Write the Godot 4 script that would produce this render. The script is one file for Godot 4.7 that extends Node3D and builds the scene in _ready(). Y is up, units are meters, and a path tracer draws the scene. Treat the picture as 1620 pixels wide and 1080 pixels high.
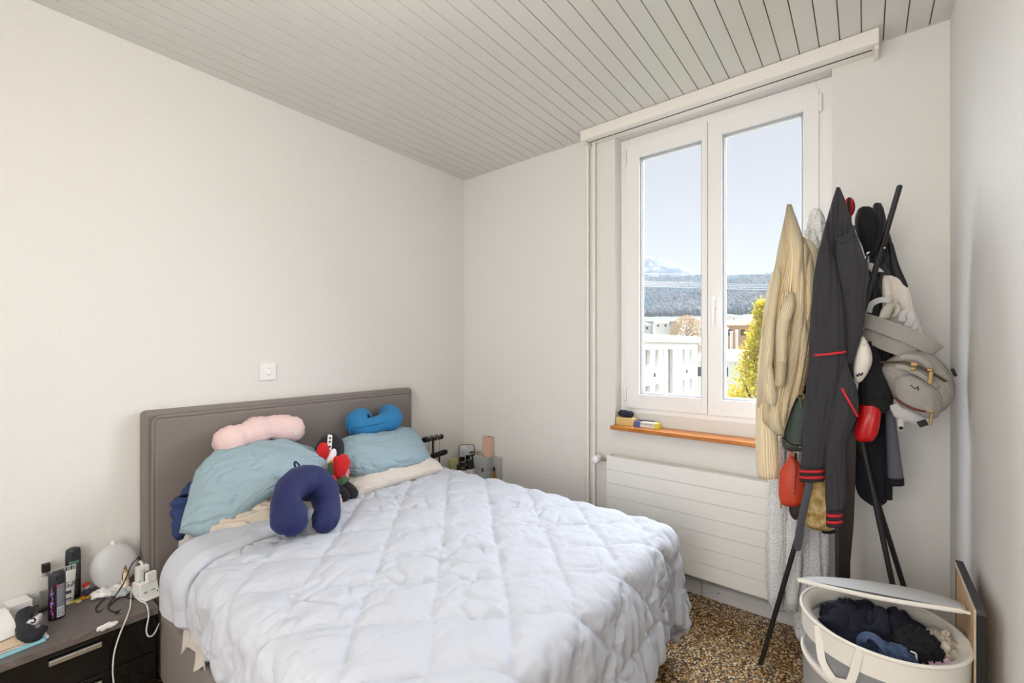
extends Node3D

# ---------------------------------------------------------------- measures
const FOCAL := 696.7          # focal length in pixels of a 1620 x 1080 frame
const HORIZON := 549.0
const EYE := Vector3(2.762, 1.476, 2.771)
const YAW := 0.675300         # camera turned to the left of -z
const ROOM_W := 3.061
const ROOM_D := 4.3
const ROOM_H := 2.946

var M := {}
var T := {}
var taken := {}

# ---------------------------------------------------------------- pixel -> point
func ray(px: float, py: float) -> Vector3:
	var f := Vector3(-sin(YAW), 0, -cos(YAW))
	var r := Vector3(cos(YAW), 0, -sin(YAW))
	return f + r * ((px - 810.0) / FOCAL) + Vector3.UP * (-(py - HORIZON) / FOCAL)

func at(px: float, py: float, t: float) -> Vector3:
	return EYE + ray(px, py) * t

func on_x(px: float, py: float, x: float) -> Vector3:
	var d := ray(px, py)
	return EYE + d * ((x - EYE.x) / d.x)

func on_y(px: float, py: float, y: float) -> Vector3:
	var d := ray(px, py)
	return EYE + d * ((y - EYE.y) / d.y)

func on_z(px: float, py: float, z: float) -> Vector3:
	var d := ray(px, py)
	return EYE + d * ((z - EYE.z) / d.z)

# ---------------------------------------------------------------- mesh collector
class Shape:
	var v := PackedVector3Array()
	var n := PackedVector3Array()
	var uv := PackedVector2Array()
	var ix := PackedInt32Array()

	# rows x cols grid. o: loop (last column repeats the first), out (closed, turn outward), face (wanted mean direction), uv
	func patch(p: PackedVector3Array, rows: int, cols: int, o := {}) -> Shape:
		var nn := PackedVector3Array()
		nn.resize(p.size())
		for i in rows - 1:
			for j in cols - 1:
				var a := i * cols + j
				var b := a + 1
				var c := a + cols
				var d := c + 1
				var f1 := (p[b] - p[a]).cross(p[c] - p[a])
				var f2 := (p[d] - p[b]).cross(p[c] - p[b])
				nn[a] += f1
				nn[b] += f1 + f2
				nn[c] += f1 + f2
				nn[d] += f2
		if o.get("loop", false):
			for i in rows:
				var s := nn[i * cols] + nn[i * cols + cols - 1]
				nn[i * cols] = s
				nn[i * cols + cols - 1] = s
		var mid := Vector3.ZERO
		for q in p:
			mid += q
		mid /= maxf(1.0, p.size())
		for i in [0, rows - 1]:
			if p[i * cols].is_equal_approx(p[i * cols + cols / 2]) and p[i * cols].is_equal_approx(p[i * cols + cols / 3]):
				var s := Vector3.ZERO
				for j in cols:
					s += nn[i * cols + j]
				for j in cols:
					nn[i * cols + j] = s
		var turn := 0.0
		if o.has("face"):
			for q in nn:
				turn += q.dot(o.face)
		elif o.get("out", false):
			for k in p.size():
				turn += nn[k].dot(p[k] - mid)
		else:
			turn = 1.0
		var sgn := 1.0 if turn >= 0.0 else -1.0
		var base := v.size()
		v.append_array(p)
		for q in nn:
			n.append((q * sgn).normalized() if q.length_squared() > 1e-24 else Vector3.UP)
		if o.has("uv"):
			uv.append_array(o.uv)
		else:
			for i in rows:
				for j in cols:
					uv.append(Vector2(float(j) / maxf(1, cols - 1), float(i) / maxf(1, rows - 1)))
		for i in rows - 1:
			for j in cols - 1:
				var a := base + i * cols + j
				var b := a + 1
				var c := a + cols
				var d := c + 1
				if sgn > 0:
					ix.append_array(PackedInt32Array([a, c, b, b, c, d]))
				else:
					ix.append_array(PackedInt32Array([a, b, c, b, d, c]))
		return self

	func quad(a: Vector3, b: Vector3, c: Vector3, d: Vector3, face: Vector3) -> Shape:
		return patch(PackedVector3Array([a, b, d, c]), 2, 2, {"face": face})

	# a box whose edges are rounded by r
	func box(size: Vector3, centre := Vector3.ZERO, r := 0.0, seg := 1, basis := Basis()) -> Shape:
		var h := size * 0.5
		r = minf(r, minf(h.x, minf(h.y, h.z)) * 0.98)
		for ax in 3:
			for s in [-1.0, 1.0]:
				var u: int = (ax + 1) % 3
				var w: int = (ax + 2) % 3
				var us := _steps(h[u], r, seg)
				var ws := _steps(h[w], r, seg)
				var base := v.size()
				for i in us.size():
					for j in ws.size():
						var p := Vector3.ZERO
						p[ax] = h[ax] * s
						p[u] = us[i]
						p[w] = ws[j]
						var nrm := Vector3.ZERO
						nrm[ax] = s
						if r > 0.0:
							var inner := Vector3(clampf(p.x, -h.x + r, h.x - r), clampf(p.y, -h.y + r, h.y - r), clampf(p.z, -h.z + r, h.z - r))
							nrm = (p - inner).normalized()
							p = inner + nrm * r
						v.append(basis * p + centre)
						n.append(basis * nrm)
						uv.append(Vector2(us[i] / (2 * h[u]) + 0.5, ws[j] / (2 * h[w]) + 0.5))
				var cn := ws.size()
				for i in us.size() - 1:
					for j in cn - 1:
						var a := base + i * cn + j
						if s > 0:
							ix.append_array(PackedInt32Array([a, a + 1, a + cn, a + 1, a + cn + 1, a + cn]))
						else:
							ix.append_array(PackedInt32Array([a, a + cn, a + 1, a + 1, a + cn, a + cn + 1]))
		return self

	func _steps(h: float, r: float, seg: int) -> PackedFloat32Array:
		var o := PackedFloat32Array()
		if r <= 0.0:
			return PackedFloat32Array([-h, h])
		for k in seg + 1:
			o.append(-h + r * (1.0 - tan((1.0 - float(k) / seg) * PI / 4.0)))
		for k in seg + 1:
			o.append(h - r * (1.0 - tan(float(k) / seg * PI / 4.0)))
		return o

	# profile of (radius, height) turned round y; a repeated point makes a crease
	func lathe(prof: Array, sides := 24, x := Transform3D()) -> Shape:
		var part := []
		for k in prof.size():
			if part.size() and part[-1] == prof[k]:
				_lathe(part, sides, x)
				part = []
			part.append(prof[k])
		_lathe(part, sides, x)
		return self

	func _lathe(prof: Array, sides: int, x: Transform3D) -> void:
		if prof.size() < 2:
			return
		var p := PackedVector3Array()
		var q := PackedVector2Array()
		for k in prof.size():
			for j in sides + 1:
				var a := TAU * j / sides
				p.append(x * Vector3(prof[k].x * cos(a), prof[k].y, prof[k].x * sin(a)))
				q.append(Vector2(float(j) / sides, float(k) / (prof.size() - 1)))
		# profile runs so that its left side is inside when going up the outside
		var b := v.size()
		patch(p, prof.size(), sides + 1, {"loop": true, "uv": q})
		# outward test with the profile: outside lies to the right of the direction of travel
		var d: Vector2 = prof[1] - prof[0]
		var want := Vector2(d.y, -d.x)
		var g := n[b + (sides + 1)]
		var lg := x.basis.orthonormalized().inverse() * g
		if lg.x * want.x + lg.y * want.y < 0.0:
			_flip(b)

	func _flip(from_vertex: int) -> void:
		for k in range(from_vertex, n.size()):
			n[k] = -n[k]
		var k := 0
		while k < ix.size():
			if ix[k] >= from_vertex:
				var s := ix[k + 1]
				ix[k + 1] = ix[k + 2]
				ix[k + 2] = s
			k += 3

	func tube(path: Array, rad, sides := 10, caps := true, flat := 1.0, side := Vector3.ZERO) -> Shape:
		var cnt := path.size()
		var p := PackedVector3Array()
		var t0: Vector3 = (path[1] - path[0]).normalized()
		var nor := side if side != Vector3.ZERO else (Vector3.UP if absf(t0.y) < 0.9 else Vector3.RIGHT)
		nor = (nor - t0 * nor.dot(t0)).normalized()
		var rows := 0
		for i in cnt:
			var t: Vector3
			if i == 0:
				t = path[1] - path[0]
			elif i == cnt - 1:
				t = path[i] - path[i - 1]
			else:
				t = path[i + 1] - path[i - 1]
			t = t.normalized()
			nor = (nor - t * nor.dot(t)).normalized()
			var bi := t.cross(nor)
			var r: float = rad[i] if (rad is Array or rad is PackedFloat32Array) else rad
			var rings := [[0.0, 1.0]]
			if caps and i == 0:
				rings = [[-0.7, 0.0], [-0.6, 0.5], [-0.35, 0.85], [0.0, 1.0]]
			elif caps and i == cnt - 1:
				rings = [[0.0, 1.0], [0.35, 0.85], [0.6, 0.5], [0.7, 0.0]]
			for g in rings:
				for j in sides + 1:
					var a := TAU * j / sides
					p.append(path[i] + t * (g[0] * r * minf(flat, 1.0)) + (nor * cos(a) + bi * sin(a) * flat) * (r * g[1]))
				rows += 1
		return patch(p, rows, sides + 1, {"loop": true, "out": false} if true else {})._orient_tube(p.size(), path, rows, sides + 1)

	func _orient_tube(cnt: int, path: Array, rows: int, cols: int) -> Shape:
		var b := v.size() - cnt
		var k := b + (rows / 2) * cols
		var mid := Vector3.ZERO
		for j in cols - 1:
			mid += v[k + j]
		mid /= cols - 1
		var s := 0.0
		for j in cols - 1:
			s += n[k + j].dot(v[k + j] - mid)
		if s < 0.0:
			_flip(b)
		return self

	# rings: Array of PackedVector3Array of one size, each closed by repeating its first point; ends closed by a fan
	func loft(rings: Array, cap_a := true, cap_b := true, uvs := false) -> Shape:
		var p := PackedVector3Array()
		var cols: int = rings[0].size()
		var all := rings.duplicate()
		if cap_a:
			all.push_front(_shrunk(rings[0], 0.0))
		if cap_b:
			all.push_back(_shrunk(rings[-1], 0.0))
		for r in all:
			p.append_array(r)
		var b := v.size()
		patch(p, all.size(), cols, {"loop": true})
		return _orient_tube(p.size(), [], all.size(), cols)

	func _shrunk(r: PackedVector3Array, k: float) -> PackedVector3Array:
		var m := Vector3.ZERO
		for j in r.size() - 1:
			m += r[j]
		m /= r.size() - 1
		var o := PackedVector3Array()
		for q in r:
			o.append(m + (q - m) * k)
		return o

	# flat outline in the xy plane, thick along z
	func prism(poly: PackedVector2Array, depth: float, x := Transform3D()) -> Shape:
		var tri := Geometry2D.triangulate_polygon(poly)
		if Geometry2D.is_polygon_clockwise(poly):
			poly = poly.duplicate()
			poly.reverse()
			tri = Geometry2D.triangulate_polygon(poly)
		for s in [1.0, -1.0]:
			var b := v.size()
			for q in poly:
				v.append(x * Vector3(q.x, q.y, depth * 0.5 * s))
				n.append(x.basis * Vector3(0, 0, s))
				uv.append(q)
			var k := 0
			while k < tri.size():
				var a := poly[tri[k]]
				var c := poly[tri[k + 1]]
				var d := poly[tri[k + 2]]
				var ccw := (c - a).cross(d - a) > 0.0
				if ccw == (s > 0):
					ix.append_array(PackedInt32Array([b + tri[k], b + tri[k + 2], b + tri[k + 1]]))
				else:
					ix.append_array(PackedInt32Array([b + tri[k], b + tri[k + 1], b + tri[k + 2]]))
				k += 3
		for k in poly.size():
			var a := poly[k]
			var c := poly[(k + 1) % poly.size()]
			var out := Vector3((c - a).y, -(c - a).x, 0).normalized()
			quad(x * Vector3(a.x, a.y, -depth / 2), x * Vector3(c.x, c.y, -depth / 2), x * Vector3(c.x, c.y, depth / 2), x * Vector3(a.x, a.y, depth / 2), x.basis * out)
		return self

	func ball(centre: Vector3, rad: Vector3, rows := 12, cols := 18, basis := Basis()) -> Shape:
		var p := PackedVector3Array()
		for i in rows + 1:
			for j in cols + 1:
				var a := PI * i / rows
				var b := TAU * j / cols
				p.append(centre + basis * (Vector3(sin(a) * cos(b), cos(a), sin(a) * sin(b)) * rad))
		return patch(p, rows + 1, cols + 1, {"loop": true, "out": true})

	func moved(x: Transform3D) -> Shape:
		for k in v.size():
			v[k] = x * v[k]
			n[k] = (x.basis * n[k]).normalized()
		return self

	func mesh() -> ArrayMesh:
		var a := []
		a.resize(Mesh.ARRAY_MAX)
		a[Mesh.ARRAY_VERTEX] = v
		a[Mesh.ARRAY_NORMAL] = n
		a[Mesh.ARRAY_TEX_UV] = uv
		a[Mesh.ARRAY_INDEX] = ix
		var m := ArrayMesh.new()
		m.add_surface_from_arrays(Mesh.PRIMITIVE_TRIANGLES, a)
		return m

# ---------------------------------------------------------------- nodes
func numbered(called: String) -> String:
	if not taken.has(called):
		taken[called] = 0
		return called
	taken[called] += 1
	return "%s_%03d" % [called, taken[called]]

func obj(called: String, shape, material: Material, parent: Node = null) -> MeshInstance3D:
	var o := MeshInstance3D.new()
	o.mesh = shape.mesh() if shape is Shape else shape
	o.name = numbered(called) if parent == null else called
	o.material_override = material
	(self if parent == null else parent).add_child(o, true)
	return o

func tag(o: Node, label: String, category: String, group := "") -> Node:
	o.set_meta("label", label)
	o.set_meta("category", category)
	if group != "":
		o.set_meta("group", group)
	return o

func thing(called: String, label: String, category: String, where := Vector3.ZERO, group := "") -> Node3D:
	var o := Node3D.new()
	o.name = numbered(called)
	o.position = where
	add_child(o)
	tag(o, label, category, group)
	return o

func struct(called: String, shape, material: Material) -> MeshInstance3D:
	var o := obj(called, shape, material)
	o.set_meta("kind", "structure")
	return o

# a part given in world places under a thing that stands at its own place
func part(called: String, shape: Shape, material: Material, parent: Node3D, label := "") -> MeshInstance3D:
	var at0 := parent.position
	if not (parent.get_parent() == self):
		at0 = parent.position + (parent.get_parent() as Node3D).position
	shape.moved(Transform3D(Basis(), -at0))
	var o := obj(called, shape, material, parent)
	if label != "":
		o.set_meta("label", label)
	return o

# ---------------------------------------------------------------- materials
func noise(freq: float, kind := FastNoiseLite.TYPE_SIMPLEX_SMOOTH, sd := 1, oct := 3) -> FastNoiseLite:
	var f := FastNoiseLite.new()
	f.noise_type = kind
	f.frequency = freq
	f.seed = sd
	f.fractal_octaves = oct
	f.fractal_type = FastNoiseLite.FRACTAL_FBM if oct > 1 else FastNoiseLite.FRACTAL_NONE
	return f

func noise_tex(f: FastNoiseLite, size := 512, ramp: Gradient = null) -> NoiseTexture2D:
	var t := NoiseTexture2D.new()
	t.width = size
	t.height = size
	t.seamless = true
	t.noise = f
	t.color_ramp = ramp
	t.generate_mipmaps = false
	return t

func ramp(stops: Array) -> Gradient:
	var g := Gradient.new()
	var o := PackedFloat32Array()
	var c := PackedColorArray()
	for s in stops:
		o.append(s[0])
		c.append(s[1])
	g.offsets = o
	g.colors = c
	return g

func mk(c: Color, rough := 0.8, o := {}) -> StandardMaterial3D:
	var m := StandardMaterial3D.new()
	m.albedo_color = c
	m.roughness = rough
	m.metallic = o.get("metal", 0.0)
	m.metallic_specular = o.get("spec", 0.5)
	if o.has("tex"):
		m.albedo_texture = o.tex
	if o.has("bump"):
		m.heightmap_enabled = true
		m.heightmap_texture = o.bump
		m.heightmap_scale = o.get("cm", 0.1)
	if o.has("tri"):
		m.uv1_triplanar = true
		m.uv1_scale = Vector3.ONE * o.tri if not (o.tri is Vector3) else o.tri
		m.uv1_world_triplanar = o.get("world", false)
	elif o.has("scale"):
		m.uv1_scale = o.scale
	if o.has("sheen"):
		m.rim_enabled = true
		m.rim = o.sheen
		m.rim_tint = 0.5
	if o.has("coat"):
		m.clearcoat_enabled = true
		m.clearcoat = o.coat
		m.clearcoat_roughness = 0.1
	if o.has("back"):
		m.backlight_enabled = true
		m.backlight = o.back
	if o.has("alpha"):
		m.transparency = BaseMaterial3D.TRANSPARENCY_ALPHA
		m.albedo_color.a = o.alpha
		m.cull_mode = BaseMaterial3D.CULL_DISABLED
	if o.has("emit"):
		m.emission_enabled = true
		m.emission = o.emit
		m.emission_energy_multiplier = o.get("energy", 1.0)
	return m

func rgb8(r: int, g: int, b: int) -> Color:
	return Color(r / 255.0, g / 255.0, b / 255.0)

func catmull(a: Array, t: float):
	var cnt := a.size()
	var x := clampf(t, 0.0, 1.0) * (cnt - 1)
	var i := mini(int(x), cnt - 2)
	var f := x - i
	var p0 = a[maxi(i - 1, 0)]
	var p1 = a[i]
	var p2 = a[i + 1]
	var p3 = a[mini(i + 2, cnt - 1)]
	if i == 0:
		p0 = p1 * 2.0 - p2
	if i + 2 > cnt - 1:
		p3 = p2 * 2.0 - p1
	return (p1 * 2.0 + (p2 - p0) * f + (p0 * 2.0 - p1 * 5.0 + p2 * 4.0 - p3) * (f * f) + (p1 * 3.0 - p0 - p2 * 3.0 + p3) * (f * f * f)) * 0.5

func smooth_path(pts: Array, cnt: int) -> Array:
	var o := []
	for i in cnt:
		o.append(catmull(pts, float(i) / (cnt - 1)))
	return o

# ---------------------------------------------------------------- scene
func _ready() -> void:
	var cam := Camera3D.new()
	cam.name = "camera"
	var near := 0.05
	cam.set_frustum(1080.0 / FOCAL * near, Vector2(0, (HORIZON - 540.0) / FOCAL * near), near, 6000.0)
	cam.position = EYE
	cam.rotation.y = YAW
	add_child(cam)
	cam.current = true

	var we := WorldEnvironment.new()
	we.name = "world_environment"
	var env := Environment.new()
	env.tonemap_mode = Environment.TONE_MAPPER_LINEAR
	env.tonemap_exposure = 0.88
	env.background_mode = Environment.BG_SKY
	var sky := Sky.new()
	var sm := ProceduralSkyMaterial.new()
	sm.sky_top_color = rgb8(232, 236, 245)
	sm.sky_horizon_color = rgb8(237, 240, 246)
	sm.ground_horizon_color = rgb8(200, 200, 196)
	sm.ground_bottom_color = rgb8(150, 150, 140)
	sm.sky_energy_multiplier = 0.97
	sky.sky_material = sm
	env.sky = sky
	env.volumetric_fog_enabled = true
	env.volumetric_fog_density = 0.0
	env.sdfgi_enabled = true
	env.ssao_enabled = true
	env.ssil_enabled = true
	we.environment = env
	add_child(we)

	# wide soft sun standing in for bright sky, placed to light the room
	var sun := DirectionalLight3D.new()
	sun.name = "veiled_sun"
	sun.light_energy = 11.0
	sun.light_color = Color(0.93, 0.96, 1.0)
	sun.light_angular_distance = 100.0
	sun.shadow_enabled = true
	sun.sky_mode = DirectionalLight3D.SKY_MODE_LIGHT_ONLY
	sun.look_at_from_position(Vector3(0.0, 0.75, -1.0), Vector3.ZERO)
	add_child(sun)

	# added fill light behind the viewer, set at a made-up window
	var fill_area := AreaLight3D.new()
	fill_area.name = "added_fill_light"
	fill_area.position = Vector3(2.3, 1.65, ROOM_D - 0.08)
	fill_area.area_size = Vector2(1.3, 1.9)
	fill_area.light_energy = 5.2
	fill_area.light_color = Color(1.0, 0.985, 0.965)
	fill_area.area_range = 14.0
	fill_area.area_attenuation = 2.0
	fill_area.shadow_enabled = true
	add_child(fill_area)

	make_materials()
	build_room()
	build_window()
	build_radiator()
	build_bed()
	build_nightstands()
	build_corner_table()
	build_sill_things()
	build_rack()
	build_basket()
	build_board()
	build_outside()
	build_added_window()
	build_unseen_ceiling_lamp(Vector3(1.7, ROOM_H, 2.2))

func make_materials() -> void:
	var fine := noise_tex(noise(0.035, FastNoiseLite.TYPE_SIMPLEX_SMOOTH, 3, 4))
	var soft := noise_tex(noise(0.012, FastNoiseLite.TYPE_SIMPLEX_SMOOTH, 4, 3))
	var weave := noise_tex(noise(0.16, FastNoiseLite.TYPE_SIMPLEX_SMOOTH, 5, 2), 256)
	T.fine = fine
	T.soft = soft
	T.weave = weave
	M.wall = mk(rgb8(230, 228, 224), 0.9, {"bump": fine, "cm": 0.15, "tri": 2.2, "world": true, "spec": 0.3})
	M.plank = mk(rgb8(216, 214, 209), 0.17, {"spec": 0.62, "bump": soft, "cm": 0.02, "tri": Vector3(4, 4, 1), "world": true})
	M.gap = mk(rgb8(120, 115, 105), 0.9)
	M.trim = mk(rgb8(240, 236, 228), 0.45)
	M.frame = mk(rgb8(244, 243, 242), 0.35)
	M.gasket = mk(rgb8(170, 174, 180), 0.5)
	M.glass = mk(Color(1, 1, 1), 0.02, {"alpha": 0.02, "spec": 0.05})
	M.line = mk(rgb8(90, 85, 78), 0.9)
	var wood_ramp := ramp([[0.0, rgb8(150, 84, 26)], [0.45, rgb8(186, 112, 42)], [0.7, rgb8(200, 128, 54)], [1.0, rgb8(214, 148, 76)]])
	M.sill = mk(Color.WHITE, 0.35, {"tex": noise_tex(noise(0.02, FastNoiseLite.TYPE_SIMPLEX_SMOOTH, 8, 4), 512, wood_ramp), "tri": Vector3(0.6, 9, 9), "world": true})
	M.radiator = mk(rgb8(238, 237, 233), 0.4)
	M.trunk = mk(rgb8(205, 203, 203), 0.45)
	var chips := noise(0.11, FastNoiseLite.TYPE_CELLULAR, 21, 1)
	chips.cellular_return_type = FastNoiseLite.RETURN_CELL_VALUE
	chips.cellular_jitter = 1.0
	var cr := ramp([[0.0, rgb8(52, 36, 26)], [0.16, rgb8(96, 66, 34)], [0.3, rgb8(150, 112, 58)], [0.42, rgb8(64, 50, 38)], [0.52, rgb8(176, 134, 70)], [0.62, rgb8(120, 108, 92)], [0.72, rgb8(206, 184, 140)], [0.84, rgb8(140, 96, 44)], [0.92, rgb8(226, 214, 190)], [1.0, rgb8(236, 230, 218)]])
	cr.interpolation_mode = Gradient.GRADIENT_INTERPOLATE_CONSTANT
	M.terrazzo = mk(Color.WHITE, 0.22, {"tex": noise_tex(chips, 1024, cr), "tri": 1.35, "world": true, "spec": 0.5})
	M.uphol = mk(rgb8(134, 125, 121), 0.95, {"bump": weave, "cm": 0.12, "tri": Vector3(5, 12, 5), "world": true, "sheen": 0.25})
	M.cotton = mk(rgb8(194, 198, 208), 0.85, {"bump": soft, "cm": 0.25, "tri": 3.0, "sheen": 0.15})
	M.sheet = mk(rgb8(222, 216, 212), 0.9, {"bump": soft, "cm": 0.2, "tri": 3.0})
	M.lamp = mk(Color(1, 0.97, 0.92), 0.4, {"emit": Color(1.0, 0.96, 0.9), "energy": 2.0})
	M.fill_glow = mk(Color(0.9, 0.9, 0.9), 0.9, {"emit": Color(1.0, 0.98, 0.95), "energy": 0.9})  # glow for the added window behind the viewer
	M.metal = mk(rgb8(200, 200, 200), 0.3, {"metal": 1.0})
	M.black = mk(rgb8(24, 24, 26), 0.55)

# rectangle wall of boxes round one hole, in x (a..b) and y
func wall_with_hole(x0: float, x1: float, y0: float, y1: float, z0: float, z1: float, hx0: float, hx1: float, hy0: float, hy1: float) -> Shape:
	var s := Shape.new()
	for b in [[x0, hx0, y0, y1], [hx1, x1, y0, y1], [hx0, hx1, y0, hy0], [hx0, hx1, hy1, y1]]:
		if b[1] - b[0] > 0.001 and b[3] - b[2] > 0.001:
			s.box(Vector3(b[1] - b[0], b[3] - b[2], z1 - z0), Vector3((b[0] + b[1]) / 2, (b[2] + b[3]) / 2, (z0 + z1) / 2))
	return s

func span(a: Vector3, b: Vector3, r := 0.0, seg := 1) -> Shape:
	return Shape.new().box((b - a).abs(), (a + b) / 2, r, seg)

func build_room() -> void:
	var w := 0.28
	struct("floor", span(Vector3(-w, -0.2, -w), Vector3(ROOM_W + w, 0, ROOM_D + w)), M.terrazzo)
	var ceil := struct("ceiling", span(Vector3(-w, ROOM_H + 0.012, -w), Vector3(ROOM_W + w, ROOM_H + 0.25, ROOM_D + w)), M.gap)
	var pitch := 0.081
	var x := -0.004
	var plank := Shape.new().box(Vector3(pitch - 0.0035, 0.014, ROOM_D + 0.02), Vector3.ZERO, 0.0025, 1).mesh()
	while x < ROOM_W:
		var x1 := minf(x + pitch, ROOM_W + 0.002)
		var o := obj("plank", plank, M.plank, ceil)
		o.position = Vector3((x + x + pitch) / 2, ROOM_H + 0.007, ROOM_D / 2)
		x += pitch
	struct("wall_left", span(Vector3(-w, 0, 0), Vector3(0, ROOM_H + 0.012, ROOM_D)), M.wall)
	struct("wall_right", span(Vector3(ROOM_W, 0, 0), Vector3(ROOM_W + w, ROOM_H + 0.012, ROOM_D)), M.wall)
	struct("wall_window_side", wall_with_hole(-w, ROOM_W + w, 0, ROOM_H + 0.012, -w, 0, 1.439, 2.632, 0.934, 2.907), M.wall)
	struct("wall_back", span(Vector3(-w, 0, ROOM_D), Vector3(ROOM_W + w, ROOM_H + 0.012, ROOM_D + w)), M.wall)
	# curtain board along the ceiling over the window
	var rail := thing("curtain_rail", "cream painted curtain board along ceiling above the window", "curtain rail", Vector3(1.25, 2.876, 0))
	part("fascia", span(Vector3(1.252, 2.876, 0.118), Vector3(2.814, 2.945, 0.146), 0.004), M.trim, rail)
	part("track_board", span(Vector3(1.256, 2.893, 0.0), Vector3(2.81, 2.912, 0.117), 0.002), M.trim, rail)
	part("track_groove", span(Vector3(1.27, 2.8905, 0.055), Vector3(2.79, 2.8935, 0.061)), M.line, rail)
	part("end_board", span(Vector3(2.797, 2.862, 0.0), Vector3(2.814, 2.944, 0.117), 0.003), M.trim, rail)
	part("end_board", span(Vector3(1.252, 2.878, 0.0), Vector3(1.268, 2.944, 0.117), 0.003), M.trim, rail)
	# heating pipes in the corner of the window niche
	for k in 2:
		var px: float = [1.246, 1.295][k]
		var pipe := thing("heating_pipe", ["white painted riser pipe on window wall, nearer the bed", "white painted riser pipe on window wall, nearer the window"][k], "pipe", Vector3(px, 0, 0.03), "heating pipes beside the window")
		part("tube", Shape.new().tube([Vector3(px, 0.0, 0.03), Vector3(px, 2.89, 0.03)], 0.0115, 14), M.trim, pipe)
		for yy in [0.95, 2.0]:
			part("pipe_clip", Shape.new().tube([Vector3(px, yy + 0.05 * k, 0.0), Vector3(px, yy + 0.05 * k, 0.03)], 0.006, 8).tube([Vector3(px, yy + 0.05 * k - 0.01, 0.03), Vector3(px, yy + 0.05 * k + 0.01, 0.03)], 0.0135, 12, false), M.trim, pipe)
	# trunking along the foot of the window wall
	var joints := [0.02, 0.7, 2.008, 3.055]
	for k in 3:
		var tr := struct("baseboard_%s" % ["corner", "middle", "window"][k], span(Vector3(joints[k] + 0.0015, 0.0, 0.001), Vector3(joints[k + 1] - 0.0015, 0.079, 0.03), 0.004), M.trunk)
		obj("lip", span(Vector3(joints[k] + 0.0015, 0.0795, 0.001), Vector3(joints[k + 1] - 0.0015, 0.0845, 0.024), 0.0015), M.trunk, tr)
		if k == 2:
			obj("screw", Shape.new().tube([Vector3(2.10, 0.05, 0.029), Vector3(2.10, 0.05, 0.0312)], 0.004, 10), M.line, tr)
	# light switch
	var swc := on_x(423.5, 587.5, 0.0)
	var sw := thing("light_switch", "square white light switch on wall above the headboard", "light switch", swc)
	part("cover_plate", Shape.new().box(Vector3(0.012, 0.104, 0.09), swc + Vector3(0.006, 0, 0), 0.006, 3), M.frame, sw)
	part("surround", Shape.new().box(Vector3(0.004, 0.05, 0.042), swc + Vector3(0.0125, 0, 0), 0.002, 2), M.frame, sw)
	part("rocker", Shape.new().box(Vector3(0.010, 0.03, 0.03), swc + Vector3(0.015, 0, 0), 0.004, 2, Basis(Vector3.BACK, 0.14)), M.frame, sw)
	for k in [-1, 1]:
		part("indicator", Shape.new().box(Vector3(0.002, 0.005, 0.005), swc + Vector3(0.0145, 0.021 * k, 0), 0.001), M.gasket, sw)

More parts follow.
